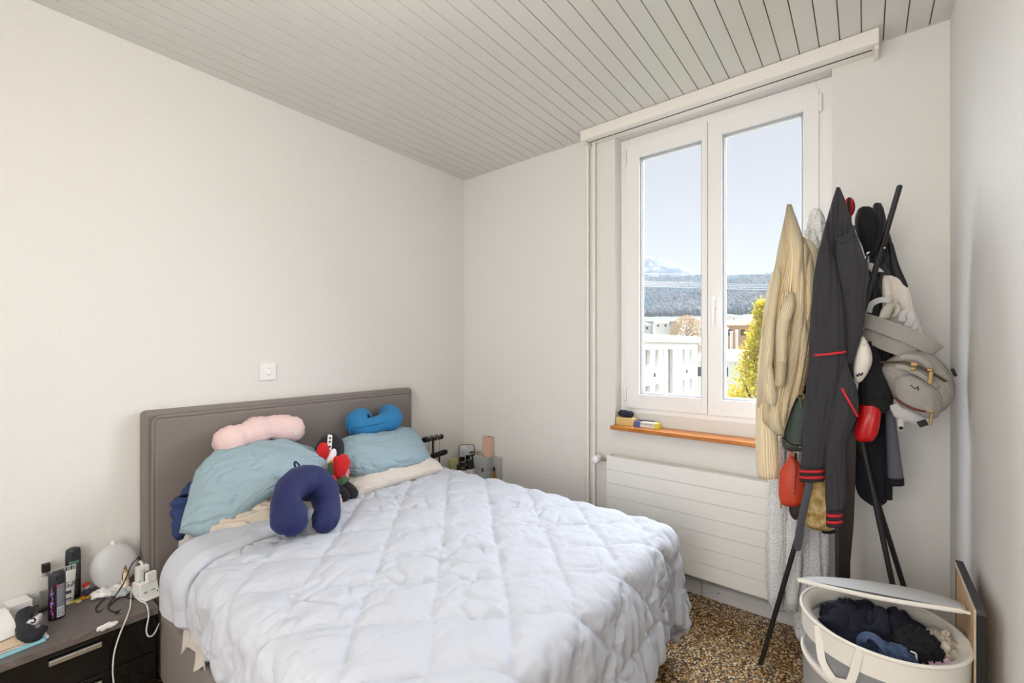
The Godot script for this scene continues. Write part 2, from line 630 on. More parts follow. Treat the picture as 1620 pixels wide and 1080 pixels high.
func build_window() -> void:
	var z := -0.08
	var win := struct("window_1", Shape.new(), M.frame) if false else Node3D.new()
	win.name = "window_1"
	win.set_meta("kind", "structure")
	add_child(win)
	var fr := Shape.new()
	# outer frame, behind the sashes
	for b in [[1.439, 1.50, 1.03, 2.905], [2.56, 2.632, 1.03, 2.905], [1.50, 2.56, 2.845, 2.905], [1.50, 2.56, 1.03, 1.08]]:
		fr.box(Vector3(b[1] - b[0], b[3] - b[2], 0.07), Vector3((b[0] + b[1]) / 2, (b[2] + b[3]) / 2, z - 0.049), 0.003)
	obj("window_frame", fr, M.frame, win)
	obj("apron", span(Vector3(1.439, 0.95, z - 0.02 - 0.05), Vector3(2.632, 1.032, z - 0.006), 0.002), M.wall, win)
	var ss := [[1.487, 2.0105, 1.576, 1.977], [2.0135, 2.571, 2.093, 2.501]]
	for k in 2:
		var a: Array = ss[k]
		var sash := Shape.new()
		var y0 := 1.064
		var y1 := 2.857
		var py0 := 1.160
		var py1 := 2.757
		for b in [[a[0], a[2], y0, y1], [a[3], a[1], y0, y1], [a[2], a[3], y0, py0], [a[2], a[3], py1, y1]]:
			sash.box(Vector3(b[1] - b[0], b[3] - b[2], 0.062), Vector3((b[0] + b[1]) / 2, (b[2] + b[3]) / 2, z - 0.031), 0.0012)
		var so := obj("sash", sash, M.frame, win)
		# sloped glazing bead round the glass
		var bead := Shape.new()
		for b in [[a[2], a[2] + 0.009, py0, py1], [a[3] - 0.009, a[3], py0, py1], [a[2], a[3], py0, py0 + 0.009], [a[2], a[3], py1 - 0.009, py1]]:
			bead.box(Vector3(b[1] - b[0], b[3] - b[2], 0.012), Vector3((b[0] + b[1]) / 2, (b[2] + b[3]) / 2, z - 0.024), 0.002)
		obj("glazing_bead", bead, M.gasket, so)
		var pane := obj("pane", span(Vector3(a[2] - 0.005, py0 - 0.005, z - 0.034), Vector3(a[3] + 0.005, py1 + 0.005, z - 0.030)), M.glass, so)
		# outer bars behind the glass
		var spacer := Shape.new()
		for b in [[a[2], a[2] + 0.014, py0, py1], [a[3] - 0.014, a[3], py0, py1], [a[2], a[3], py0, py0 + 0.014], [a[2], a[3], py1 - 0.014, py1]]:
			spacer.box(Vector3(b[1] - b[0], b[3] - b[2], 0.01), Vector3((b[0] + b[1]) / 2, (b[2] + b[3]) / 2, z - 0.046), 0.001)
		obj("spacer_bar", spacer, M.frame, so)
		for yy in [1.16, 2.78]:
			var hx: float = a[0] - 0.008 if k == 0 else a[1] + 0.008
			obj("hinge", Shape.new().tube([Vector3(hx, yy - 0.05, z + 0.004), Vector3(hx, yy + 0.04, z + 0.004)], 0.0075, 10), M.frame, so)
	var hp := on_z(1129, 474, z)
	var h := obj("handle", Shape.new().box(Vector3(0.03, 0.085, 0.012), Vector3(2.05, hp.y - 0.01, z + 0.006), 0.005, 2).tube([Vector3(2.05, hp.y, z + 0.01), Vector3(2.05, hp.y, z + 0.042)], 0.011, 12).tube(smooth_path([Vector3(2.05, hp.y + 0.006, z + 0.042), Vector3(2.05, hp.y - 0.03, z + 0.05), Vector3(2.05, hp.y - 0.165, z + 0.047)], 9), [0.012, 0.012, 0.0115, 0.011, 0.0105, 0.010, 0.0095, 0.009, 0.008], 12, true, 0.75), M.frame, win)
	# wooden sill board
	var sill := struct("window_sill", span(Vector3(1.44, 0.930, -0.075), Vector3(2.75, 0.955, 0.08), 0.005, 2), M.sill)

func build_radiator() -> void:
	var r := thing("radiator", "flat white panel radiator under the window", "radiator", Vector3(1.9, 0.147, 0.08))
	var y0 := 0.147
	var n := 7
	var hh := (0.764 - y0) / n
	for k in n:
		part("panel", span(Vector3(1.434, y0 + hh * k + 0.0006, 0.098), Vector3(2.42, y0 + hh * (k + 1) - 0.0006, 0.12), 0.0022), M.radiator, r)
	part("back_panel", span(Vector3(1.44, y0 + 0.01, 0.03), Vector3(2.41, 0.752, 0.05), 0.003), M.radiator, r)
	part("end_cover", span(Vector3(1.434, y0, 0.03), Vector3(1.44, 0.764, 0.0985), 0.002), M.radiator, r)
	part("top_bracket", span(Vector3(1.5, 0.745, 0.049), Vector3(2.36, 0.752, 0.099), 0.002), M.radiator, r)
	var vc := Vector3(1.353, 0.722, 0.08)
	var vk := thing("radiator_valve", "round white thermostat knob at radiator's top corner", "valve", vc)
	part("knob", Shape.new().lathe([Vector2(0, -0.045), Vector2(0.02, -0.044), Vector2(0.027, -0.036), Vector2(0.0285, 0.0), Vector2(0.027, 0.022), Vector2(0.02, 0.03), Vector2(0, 0.03)], 22, Transform3D(Basis(Vector3.RIGHT, PI / 2), vc + Vector3(-0.004, 0, 0.02))), M.frame, vk)
	part("body", Shape.new().tube([vc + Vector3(0.015, 0, 0), vc + Vector3(0.09, 0, -0.005)], 0.011, 12).tube([vc + Vector3(-0.06, 0, -0.05), vc + Vector3(0.0, 0, 0.0)], 0.008, 10), mk(rgb8(150, 135, 118), 0.5), vk)

func build_unseen_ceiling_lamp(p: Vector3) -> void:  # lamp hangs out of view, placed to light the walls and bed
	var l := thing("unseen_ceiling_lamp", "unseen round opal glass ceiling lamp lighting walls and bed", "lamp", p)
	part("base", Shape.new().lathe([Vector2(0, -0.03), Vector2(0.1, -0.03), Vector2(0.1, 0.0)], 28, Transform3D(Basis(), p)), M.frame, l)
	part("shade", Shape.new().lathe([Vector2(0.0, -0.13), Vector2(0.08, -0.125), Vector2(0.15, -0.10), Vector2(0.19, -0.06), Vector2(0.19, -0.035), Vector2(0.1, -0.031)], 32, Transform3D(Basis(), p)), M.lamp, l)
	var o := OmniLight3D.new()
	o.name = "unseen_ceiling_lamp_light"
	o.position = p + Vector3(0, -0.3, 0)
	o.light_energy = 0.42
	o.light_color = Color(1.0, 0.98, 0.95)
	o.light_size = 0.16
	o.omni_range = 12.0
	o.omni_attenuation = 2.0
	o.shadow_enabled = true
	add_child(o)

func build_added_window() -> void:  # added window out of view, its pane glows to brighten the room
	var win := Node3D.new()
	win.name = "window_2"
	win.set_meta("kind", "structure")
	add_child(win)
	var z := ROOM_D - 0.02
	var fr := Shape.new()
	for b in [[1.59, 1.65, 0.65, 2.65], [2.95, 3.01, 0.65, 2.65], [1.65, 2.95, 0.65, 0.71], [1.65, 2.95, 2.59, 2.65], [2.27, 2.33, 0.71, 2.59]]:
		fr.box(Vector3(b[1] - b[0], b[3] - b[2], 0.04), Vector3((b[0] + b[1]) / 2, (b[2] + b[3]) / 2, z), 0.004)
	obj("window_frame", fr, M.frame, win)
	obj("fill_glow_pane", span(Vector3(1.64, 0.7, z - 0.004), Vector3(2.96, 2.6, z + 0.004)), M.fill_glow, win)


# ---------------------------------------------------------------- bed and bedding
const TOP := 0.632
const FOOT := 1.985
const NEAR := 2.143
const FAR := 0.70
const BEND := 0.09
const FOOT_HANG := 0.50
const FAR_HANG := 0.36

var cn1: FastNoiseLite
var cn2: FastNoiseLite
var cn3: FastNoiseLite

func near_hang(u: float) -> float:
	return 0.285 + 0.02 * exp(-pow((u - 0.72) / 0.22, 2.0)) + 0.012 * sin(u * 17.0) + 0.008 * sin(u * 41.0)

# the quilt's cloth, laid over the bed's rounded edges: u runs to the foot, v across
func quilt_base(u: float, v: float) -> Vector3:
	var a := maxf(0.0, u - FOOT)
	var b := v - NEAR if v > NEAR else (v - FAR if v < FAR else 0.0)
	var s := sqrt(a * a + b * b)
	var x := minf(u, FOOT)
	var z := clampf(v, FAR, NEAR)
	var y := TOP + 0.022 * sin(clampf((v - FAR) / (NEAR - FAR), 0, 1) * PI) * sin(clampf((u - 0.3) / 1.7, 0, 1) * PI)
	y += 0.012 * cn1.get_noise_2d(u * 0.9, v * 0.9)
	if s > 0.0:
		var d := Vector2(a, b) / s
		var out := 0.0
		var down := 0.0
		if s < BEND * PI / 2:
			out = BEND * sin(s / BEND)
			down = BEND * (1.0 - cos(s / BEND))
		else:
			var q := s - BEND * PI / 2
			out = BEND + q * 0.04
			down = BEND + q
			var along := u * 6.0 if absf(d.y) > 0.7 else v * 6.0
			out += minf(q, 0.3) * 0.10 * sin(along + 2.0 * cn1.get_noise_1d(along))
		if a > 0.0 and absf(b) > 0.0:
			var phi := atan2(absf(b), a)
			out += 0.10 * down * sin(phi * 8.0 + 0.6) * smoothstep(0.0, 0.3, phi) * smoothstep(PI / 2, PI / 2 - 0.3, phi)
		x += d.x * out
		z += d.y * out
		y -= down
	return Vector3(x, y, z)

func seam(x: float, period: float) -> float:
	var f := x / period
	return absf(f - roundf(f)) * period * 0.7071

func quilt_puff(u: float, v: float) -> float:
	var w := 0.012 * cn1.get_noise_2d(u * 3.0, v * 3.0)
	var d := minf(seam(v - u - 0.14 + w, 0.325), seam(u + v - 0.08 - w, 0.32))
	var a := u - FOOT
	var edge := 1.0
	if a > FOOT_HANG - 0.17:
		d = 1.0
	d = minf(d, absf(a - (FOOT_HANG - 0.17)))
	var h := 0.015 * (1.0 - exp(-d / 0.028)) + 0.006 * (1.0 - exp(-d / 0.1))
	var pull := exp(-d / 0.05)
	h += cn2.get_noise_2d(u * 1.0, v * 1.0) * (0.004 + 0.006 * pull)
	var r := cn3.get_noise_2d(u, v)
	var mask := smoothstep(-0.15, 0.5, cn1.get_noise_2d(u * 1.7 + 7.0, v * 1.7))
	h -= pow(1.0 - minf(1.0, absf(r) * 3.2), 3.0) * 0.0085 * (0.25 + mask)
	if a > 0.02:
		var k := smoothstep(0.02, 0.16, a)
		h += 0.0045 * k * sin(v * 95.0 + 3.5 * cn1.get_noise_2d(v * 5.0, u * 2.0)) * (0.35 + exp(-absf(a - 0.33) / 0.07))
		h += 0.008 * k * cn2.get_noise_2d(u * 0.35, v * 1.3)
	var b := v - NEAR
	if b > 0.0:
		h += 0.006 * smoothstep(0.0, 0.12, b) * cn2.get_noise_2d(u * 1.2, v * 0.4)
	return h

func head_edge(v: float) -> float:
	return catmull([0.46, 0.44, 0.40, 0.37, 0.39, 0.46, 0.53, 0.58, 0.60], (v - (FAR - FAR_HANG)) / (NEAR + 0.30 - FAR + FAR_HANG))

func quilt_grid(nu: int, nv: int) -> Shape:
	var base := PackedVector3Array()
	var puff := PackedFloat32Array()
	base.resize(nu * nv)
	puff.resize(nu * nv)
	for j in nv:
		var fj := float(j) / (nv - 1)
		for i in nu:
			var fi := float(i) / (nu - 1)
			var v0 := lerpf(FAR - FAR_HANG, NEAR, fj)
			var u0 := head_edge(v0)
			var u := lerpf(u0, FOOT + FOOT_HANG, fi)
			var v := lerpf(FAR - FAR_HANG, NEAR + near_hang(u), fj)
			base[i * nv + j] = quilt_base(u, v)
			puff[i * nv + j] = quilt_puff(u, v)
	var p := PackedVector3Array()
	var en := nu + 4
	var em := nv + 4
	p.resize(en * em)
	for i in en:
		for j in em:
			var ii := clampi(i - 2, 0, nu - 1)
			var jj := clampi(j - 2, 0, nv - 1)
			var k := ii * nv + jj
			var du := base[mini(ii + 1, nu - 1) * nv + jj] - base[maxi(ii - 1, 0) * nv + jj]
			var dv := base[ii * nv + mini(jj + 1, nv - 1)] - base[ii * nv + maxi(jj - 1, 0)]
			var nn := dv.cross(du).normalized()
			var ring := maxi(maxi(2 - i, i - (nu + 1)), maxi(2 - j, j - (nv + 1)))
			var edge := minf(minf(ii, nu - 1 - ii), minf(jj, nv - 1 - jj))
			var q := base[k] + nn * (puff[k] * smoothstep(-1.0, 4.0, edge) )
			if ring > 0:
				var o := Vector3.ZERO
				if i < 2: o -= du.normalized()
				if i > nu + 1: o += du.normalized()
				if j < 2: o -= dv.normalized()
				if j > nv + 1: o += dv.normalized()
				q += o.normalized() * (0.010 if ring == 1 else -0.004) - nn * (0.010 if ring == 1 else 0.024)
			p[i * em + j] = q
	return Shape.new().patch(p, en, em, {"face": Vector3.UP})

func cushion(c: Array, th: float, wrinkle := 0.006, sd := 1, nu := 40, nv := 44, power := 4.0, under := 0.75) -> Shape:
	var f := noise(1.0, FastNoiseLite.TYPE_SIMPLEX_SMOOTH, sd, 2)
	var mid := PackedVector3Array()
	mid.resize((nu + 1) * (nv + 1))
	for i in nu + 1:
		var row := []
		for k in c.size():
			row.append(catmull(c[k], float(i) / nu))
		for j in nv + 1:
			mid[i * (nv + 1) + j] = catmull(row, float(j) / nv)
	var rings := []
	for i in nu + 1:
		var up := []
		var dn := []
		for j in nv + 1:
			var k := i * (nv + 1) + j
			var du := mid[mini(i + 1, nu) * (nv + 1) + j] - mid[maxi(i - 1, 0) * (nv + 1) + j]
			var dv := mid[i * (nv + 1) + mini(j + 1, nv)] - mid[i * (nv + 1) + maxi(j - 1, 0)]
			var nn := du.cross(dv).normalized()
			var x := absf(2.0 * i / nu - 1.0)
			var y := absf(2.0 * j / nv - 1.0)
			var e := sqrt(maxf(0.0, (1.0 - pow(x, power)) * (1.0 - pow(y, power))))
			var q := mid[k]
			var rim := exp(-(1.0 - maxf(x, y)) / 0.12)
			var w := wrinkle * (f.get_noise_3d(q.x * 7, q.y * 7, q.z * 7) * 1.4)
			var al := q.x * 26.0 if false else (float(i) / nu if y > x else float(j) / nv) * 34.0
			w += wrinkle * 0.9 * rim * f.get_noise_2d(al * 1.6, (x if y > x else y) * 2.0)
			var cu := float(i) / nu
			var cv := float(j) / nv
			var rr := f.get_noise_2d(cu * 1.6 + cv * 1.2 + sd, cv * 4.2 - cu * 2.6)
			w -= wrinkle * 1.2 * pow(1.0 - minf(1.0, absf(rr) * 3.4), 2.5)
			var r2 := f.get_noise_2d(cu * 2.4 - cv * 1.5 + sd * 3.0, cv * 7.0 + cu * 5.0)
			w -= wrinkle * 0.45 * pow(1.0 - minf(1.0, absf(r2) * 3.0), 2.0)
			up.append(q + nn * (th * 0.5 * e + w * minf(1.0, e * 2.0)))
			dn.append(q - nn * (th * 0.5 * under * e + w * 0.5 * minf(1.0, e * 2.0)))
		var ring := PackedVector3Array()
		for j in nv + 1:
			ring.append(up[j])
		for j in range(nv - 1, 0, -1):
			ring.append(dn[j])
		ring.append(up[0])
		rings.append(ring)
	return Shape.new().loft(rings)

func seam_path(c: Array, fu0: float, fv0: float, fu1: float, fv1: float, cnt := 16) -> Array:
	var o := []
	for k in cnt:
		var t := float(k) / (cnt - 1)
		var row := []
		for r in c.size():
			row.append(catmull(c[r], lerpf(fu0, fu1, t)))
		o.append(catmull(row, lerpf(fv0, fv1, t)))
	return o

func plump(path: Array, rad: Array, cnt: int, sides: int, wrinkle: float, sd: int, squash := 1.0, side := Vector3.ZERO) -> Shape:
	var p := smooth_path(path, cnt)
	var r := PackedFloat32Array()
	for k in cnt:
		r.append(catmull(rad, float(k) / (cnt - 1)))
	var s := Shape.new().tube(p, r, sides, true, squash, side)
	var f := noise(1.0, FastNoiseLite.TYPE_SIMPLEX_SMOOTH, sd, 2)
	for k in s.v.size():
		var q := s.v[k]
		var rr := f.get_noise_3d(q.x * 16, q.y * 16, q.z * 16)
		s.v[k] = q + s.n[k] * wrinkle * (f.get_noise_3d(q.x * 9 + 3, q.y * 9, q.z * 9) - 0.8 * pow(1.0 - minf(1.0, absf(rr) * 2.6), 2.0))
	return s

func build_bed() -> void:
	cn1 = noise(1.1, FastNoiseLite.TYPE_SIMPLEX_SMOOTH, 31, 2)
	cn2 = noise(8.0, FastNoiseLite.TYPE_SIMPLEX_SMOOTH, 32, 3)
	cn3 = noise(5.5, FastNoiseLite.TYPE_SIMPLEX_SMOOTH, 33, 2)
	var bed := thing("bed", "double bed with grey upholstered headboard and base", "bed", Vector3(1.06, 0, 1.43))
	part("headboard", Shape.new().box(Vector3(0.098, 1.135, 1.54), Vector3(0.051, 0.5675, 1.43), 0.022, 3), M.uphol, bed)
	part("headboard_flange", Shape.new().box(Vector3(0.075, 1.166, 1.606), Vector3(0.04, 0.585, 1.43), 0.024, 3), M.uphol, bed)
	var pipe := []
	for q in [[0.02, 2.197], [0.5, 2.197], [1.12, 2.197], [1.137, 2.18], [1.137, 1.43], [1.137, 0.68], [1.12, 0.663], [0.5, 0.663], [0.02, 0.663]]:
		pipe.append(Vector3(0.092, q[0], q[1]))
	part("headboard_piping", Shape.new().tube(pipe, 0.008, 8, true), M.uphol, bed)
	part("side_rail", span(Vector3(0.1, 0.03, 2.175), Vector3(2.02, 0.33, 2.235), 0.02, 2), M.uphol, bed)
	part("side_rail", span(Vector3(0.1, 0.03, 0.64), Vector3(2.02, 0.33, 0.70), 0.02, 2), M.uphol, bed)
	part("foot_panel", span(Vector3(1.96, 0.03, 0.641), Vector3(2.025, 0.33, 2.234), 0.02, 2), M.uphol, bed)
	part("slat_base", span(Vector3(0.1, 0.22, 0.70), Vector3(1.96, 0.28, 2.175), 0.005), M.gap, bed)
	for x in [0.25, 1.9]:
		for z in [0.75, 2.1]:
			part("leg", Shape.new().tube([Vector3(x, 0, z), Vector3(x, 0.22, z)], 0.025, 10, false), M.black, bed)
	var mat := Shape.new().box(Vector3(1.86, 0.30, 1.41), Vector3(1.03, 0.435, 1.41), 0.07, 4)
	tag(obj("mattress", mat, M.sheet), "mattress in a pale grey fitted sheet on the bed", "mattress")

	var q := thing("quilt", "white diamond quilted comforter spread over the double bed", "comforter", Vector3(1.2, 0.6, 1.43))
	part("cover", quilt_grid(330, 330), M.cotton, q)
	# the head end turned back over itself on the near side
	var nr := 17
	var nc := 90
	var p := PackedVector3Array()
	for i in nr:
		var f := float(i) / (nr - 1)
		for j in nc:
			var v := lerpf(1.42, NEAR + 0.245, float(j) / (nc - 1))
			var fade := smoothstep(1.42, 1.75, v)
			var hu := head_edge(v)
			var u := hu - 0.035 + (0.045 + 0.20 * fade + 0.02 * cn1.get_noise_1d(v * 4.0)) * f
			var du := quilt_base(u + 0.01, v) - quilt_base(u - 0.01, v)
			var dv := quilt_base(u, v + 0.01) - quilt_base(u, v - 0.01)
			var nn := dv.cross(du).normalized()
			var h := (0.018 + 0.026 * fade) * pow(maxf(0.0, 1.0 - pow(absf(2.0 * f - 1.0), 7.0)), 0.5) + 0.008 * (1.0 - f) + 0.002
			h += 0.004 * cn2.get_noise_2d(u, v * 0.6) * sin(f * PI)
			if i == 0:
				h -= 0.05
			if i >= nr - 3:
				h = (0.018 + 0.026 * fade) * [0.72, 0.34, -0.08][i - nr + 3]
				u += [0.010, 0.010, -0.030][i - nr + 3]
			p.append(quilt_base(u, v) + nn * h)
	var strip := Shape.new().patch(p, nr, nc, {"face": Vector3.UP})
	# its closed end at the hem
	var e := PackedVector3Array()
	for k in 3:
		for i in nr:
			var g := p[i * nc + nc - 1]
			e.append(g + Vector3(-0.0, -0.018, -0.006) * k + Vector3(0, 0, -0.02) * (k * k * 0.5))
	strip.patch(e, 3, nr, {"face": Vector3(0, -0.3, 1)})
	part("turned_back_edge", strip, M.cotton, q)

	var fs := Shape.new()
	var fp := PackedVector3Array()
	for i in 12:
		for j in 14:
			var a := float(i) / 11.0
			var b := float(j) / 13.0
			fp.append(Vector3(0.74 + 0.26 * b + 0.012 * sin(a * 9.0 + b * 5.0), lerpf(0.50, 0.315 + 0.06 * absf(sin(b * 5.0)), a), 2.225 + 0.022 * a + 0.010 * sin(b * 19.0 + a * 2.0) * a))
	fs.patch(fp, 12, 14, {"face": Vector3.BACK})
	var fb := PackedVector3Array()
	for k in fp:
		fb.append(k + Vector3(0, 0, -0.003))
	fs.patch(fb, 12, 14, {"face": Vector3.FORWARD})
	tag(obj("bed_sheet", fs, mk(rgb8(204, 196, 187), 0.9, {"bump": T.soft, "cm": 0.2, "tri": 4.0})), "beige sheet corner hanging out below the comforter's near edge", "sheet")
	build_bedding()

func build_bedding() -> void:
	var teal := mk(rgb8(150, 172, 182), 0.9, {"bump": T.soft, "cm": 0.2, "tri": 4.0, "sheen": 0.15})
	var beige := mk(rgb8(204, 192, 176), 0.9, {"bump": T.soft, "cm": 0.2, "tri": 4.0})
	var beige2 := mk(rgb8(214, 205, 195), 0.9, {"bump": T.soft, "cm": 0.2, "tri": 4.0})
	var denim := mk(rgb8(44, 62, 110), 0.9, {"bump": T.weave, "cm": 0.15, "tri": 8.0})
	# beige pillows underneath
	var c := [
		[Vector3(0.14, 0.72, 2.12), Vector3(0.13, 0.74, 1.90), Vector3(0.13, 0.74, 1.70), Vector3(0.14, 0.72, 1.50)],
		[Vector3(0.36, 0.70, 2.13), Vector3(0.36, 0.73, 1.90), Vector3(0.36, 0.73, 1.70), Vector3(0.36, 0.71, 1.48)],
		[Vector3(0.50, 0.675, 2.12), Vector3(0.52, 0.70, 1.92), Vector3(0.54, 0.70, 1.70), Vector3(0.54, 0.68, 1.49)],
		[Vector3(0.585, 0.645, 2.08), Vector3(0.62, 0.655, 1.94), Vector3(0.64, 0.655, 1.72), Vector3(0.62, 0.645, 1.52)]]
	tag(obj("pillow", cushion(c, 0.15, 0.022, 4, 70, 70), beige), "crumpled beige pillow under the drooping pale teal pillow", "pillow")
	c = [
		[Vector3(0.14, 0.71, 1.42), Vector3(0.13, 0.73, 1.20), Vector3(0.13, 0.73, 0.95), Vector3(0.14, 0.71, 0.74)],
		[Vector3(0.32, 0.70, 1.43), Vector3(0.32, 0.72, 1.20), Vector3(0.32, 0.72, 0.95), Vector3(0.32, 0.70, 0.72)],
		[Vector3(0.47, 0.675, 1.42), Vector3(0.48, 0.70, 1.22), Vector3(0.46, 0.70, 0.98), Vector3(0.46, 0.68, 0.72)],
		[Vector3(0.56, 0.65, 1.40), Vector3(0.57, 0.66, 1.24), Vector3(0.56, 0.66, 1.0), Vector3(0.55, 0.65, 0.74)]]
	tag(obj("pillow", cushion(c, 0.14, 0.012, 5, 60, 60), beige2), "pale beige pillow lying flat under the upright teal pillow", "pillow")
	# teal pillows
	c = [
		[on_x(304, 772, 0.30), on_x(340, 716, 0.21), on_x(425, 700, 0.18), on_x(498, 712, 0.22)],
		[on_x(294, 805, 0.38), on_x(360, 742, 0.35), on_x(440, 722, 0.36), on_x(510, 722, 0.36)],
		[on_x(286, 832, 0.45), on_x(366, 785, 0.48), on_x(445, 750, 0.49), on_x(517, 733, 0.45)],
		[on_x(283, 843, 0.46), on_x(338, 846, 0.54), on_x(420, 790, 0.56), on_x(522, 744, 0.48)]]
	tag(obj("pillow", cushion(c, 0.15, 0.017, 6, 90, 80), teal), "pale teal pillow slumped over towards the near bed side", "pillow")
	c = [
		[on_x(530, 699, 0.24), on_x(572, 687, 0.19), on_x(618, 679, 0.19), on_x(652, 676, 0.24)],
		[on_x(533, 715, 0.34), on_x(580, 707, 0.36), on_x(630, 699, 0.36), on_x(666, 698, 0.33)],
		[on_x(545, 738, 0.43), on_x(590, 732, 0.47), on_x(640, 722, 0.47), on_x(677, 718, 0.40)],
		[on_x(553, 755, 0.43), on_x(600, 748, 0.46), on_x(648, 739, 0.46), on_x(687, 741, 0.43)]]
	tag(obj("pillow", cushion(c, 0.15, 0.013, 7, 80, 80), teal), "plump pale teal pillow leaning upright below the blue neck pillow", "pillow")
	# folded jeans behind the teal pillow
	var j := thing("jeans", "crumpled blue denim jeans stuffed between pillow and headboard", "jeans", on_x(292, 830, 0.3))
	part("leg", plump([on_x(304, 768, 0.2), on_x(292, 800, 0.26), on_x(300, 790, 0.22), on_x(312, 780, 0.18)], [0.03, 0.05, 0.05, 0.03], 22, 14, 0.02, 3), denim, j)
	part("leg", plump([on_x(282, 848, 0.33), on_x(286, 828, 0.31), on_x(290, 808, 0.27), on_x(300, 795, 0.2)], [0.018, 0.036, 0.045, 0.03], 22, 14, 0.018, 4), denim, j)
	# pink roll
	var pink := mk(rgb8(233, 203, 200), 0.85, {"bump": T.soft, "cm": 0.2, "tri": 4.0, "sheen": 0.2})
	var pk := thing("bolster_pillow", "pink bolster shaped neck pillow on top of the teal pillow", "pillow", on_x(410, 700, 0.19))
	part("cushion", plump([on_x(355, 699, 0.22), on_x(385, 688, 0.20), on_x(425, 677, 0.185), on_x(466, 679, 0.19)], [0.068, 0.073, 0.062, 0.078, 0.064, 0.078, 0.074], 40, 26, 0.008, 9), pink, pk)
	part("seam", Shape.new().tube(smooth_path([on_x(360, 710, 0.285), on_x(400, 698, 0.265), on_x(440, 688, 0.25), on_x(470, 690, 0.25)], 20), 0.0022, 6), pink, pk)
	part("care_label", Shape.new().box(Vector3(0.003, 0.02, 0.03), on_x(469, 684, 0.262), 0.001), M.sheet, pk)
	# blue neck pillow
	var blue := mk(rgb8(38, 122, 178), 0.8, {"sheen": 0.3, "bump": T.weave, "cm": 0.05, "tri": 10.0})
	var bl := thing("neck_pillow", "bright blue horseshoe neck pillow lying on top of the right teal pillow", "pillow", on_x(592, 670, 0.24))
	bl.set_meta("label", "bright blue horseshoe neck pillow lying on the upright teal pillow")
	part("cushion", plump([on_x(572, 661, 0.15), on_x(567, 669, 0.22), on_x(580, 675, 0.26), on_x(600, 670, 0.27), on_x(618, 663, 0.25), on_x(615, 655, 0.16)], [0.072, 0.082, 0.062, 0.057, 0.078, 0.074], 44, 26, 0.002, 10), blue, bl)
	part("seam", Shape.new().tube(smooth_path([on_x(558, 678, 0.30), on_x(580, 674, 0.325), on_x(604, 669, 0.33), on_x(630, 660, 0.30)], 24), 0.002, 6), mk(rgb8(24, 88, 132), 0.9), bl)
	for e in [[554, 677, 0.27], [634, 658, 0.26]]:
		part("cord_loop", Shape.new().tube(smooth_path([on_x(e[0], e[1] - 3, e[2]), on_x(e[0] + (3 if e[0] > 600 else -1), e[1] + 2, e[2]), on_x(e[0] + (2 if e[0] > 600 else 0), e[1] + 8, e[2]), on_x(e[0], e[1] + 9, e[2])], 12), 0.003, 6), blue, bl)
	# navy neck pillow
	var navy := mk(rgb8(17, 27, 82), 0.75, {"sheen": 0.45, "bump": T.weave, "cm": 0.05, "tri": 10.0})
	var nv := thing("neck_pillow", "navy velvet horseshoe neck pillow standing on the white comforter", "pillow", Vector3(0.84, 0.66, 1.82))
	part("cushion", plump([on_x(468, 831, 0.87), on_x(459, 818, 0.85), on_x(453, 793, 0.80), on_x(463, 770, 0.72), on_x(487, 763, 0.67), on_x(510, 775, 0.71), on_x(518, 800, 0.80), on_x(515, 820, 0.86), on_x(511, 828, 0.88)], [0.058, 0.076, 0.060, 0.070, 0.086, 0.074, 0.058, 0.060, 0.050], 70, 32, 0.005, 11), navy, nv)
	part("grey_base", plump([on_x(463, 838, 0.825), on_x(452, 815, 0.80), on_x(449, 795, 0.76)], [0.05, 0.055, 0.03], 20, 16, 0.003, 12), mk(rgb8(150, 148, 152), 0.9), nv)
	part("hanging_loop", Shape.new().tube(smooth_path([on_x(471, 746, 0.62), on_x(466, 735, 0.62), on_x(468, 730, 0.62), on_x(475, 738, 0.62), on_x(480, 744, 0.62)], 14), 0.009, 8, true, 0.4), navy, nv)
	build_plush()

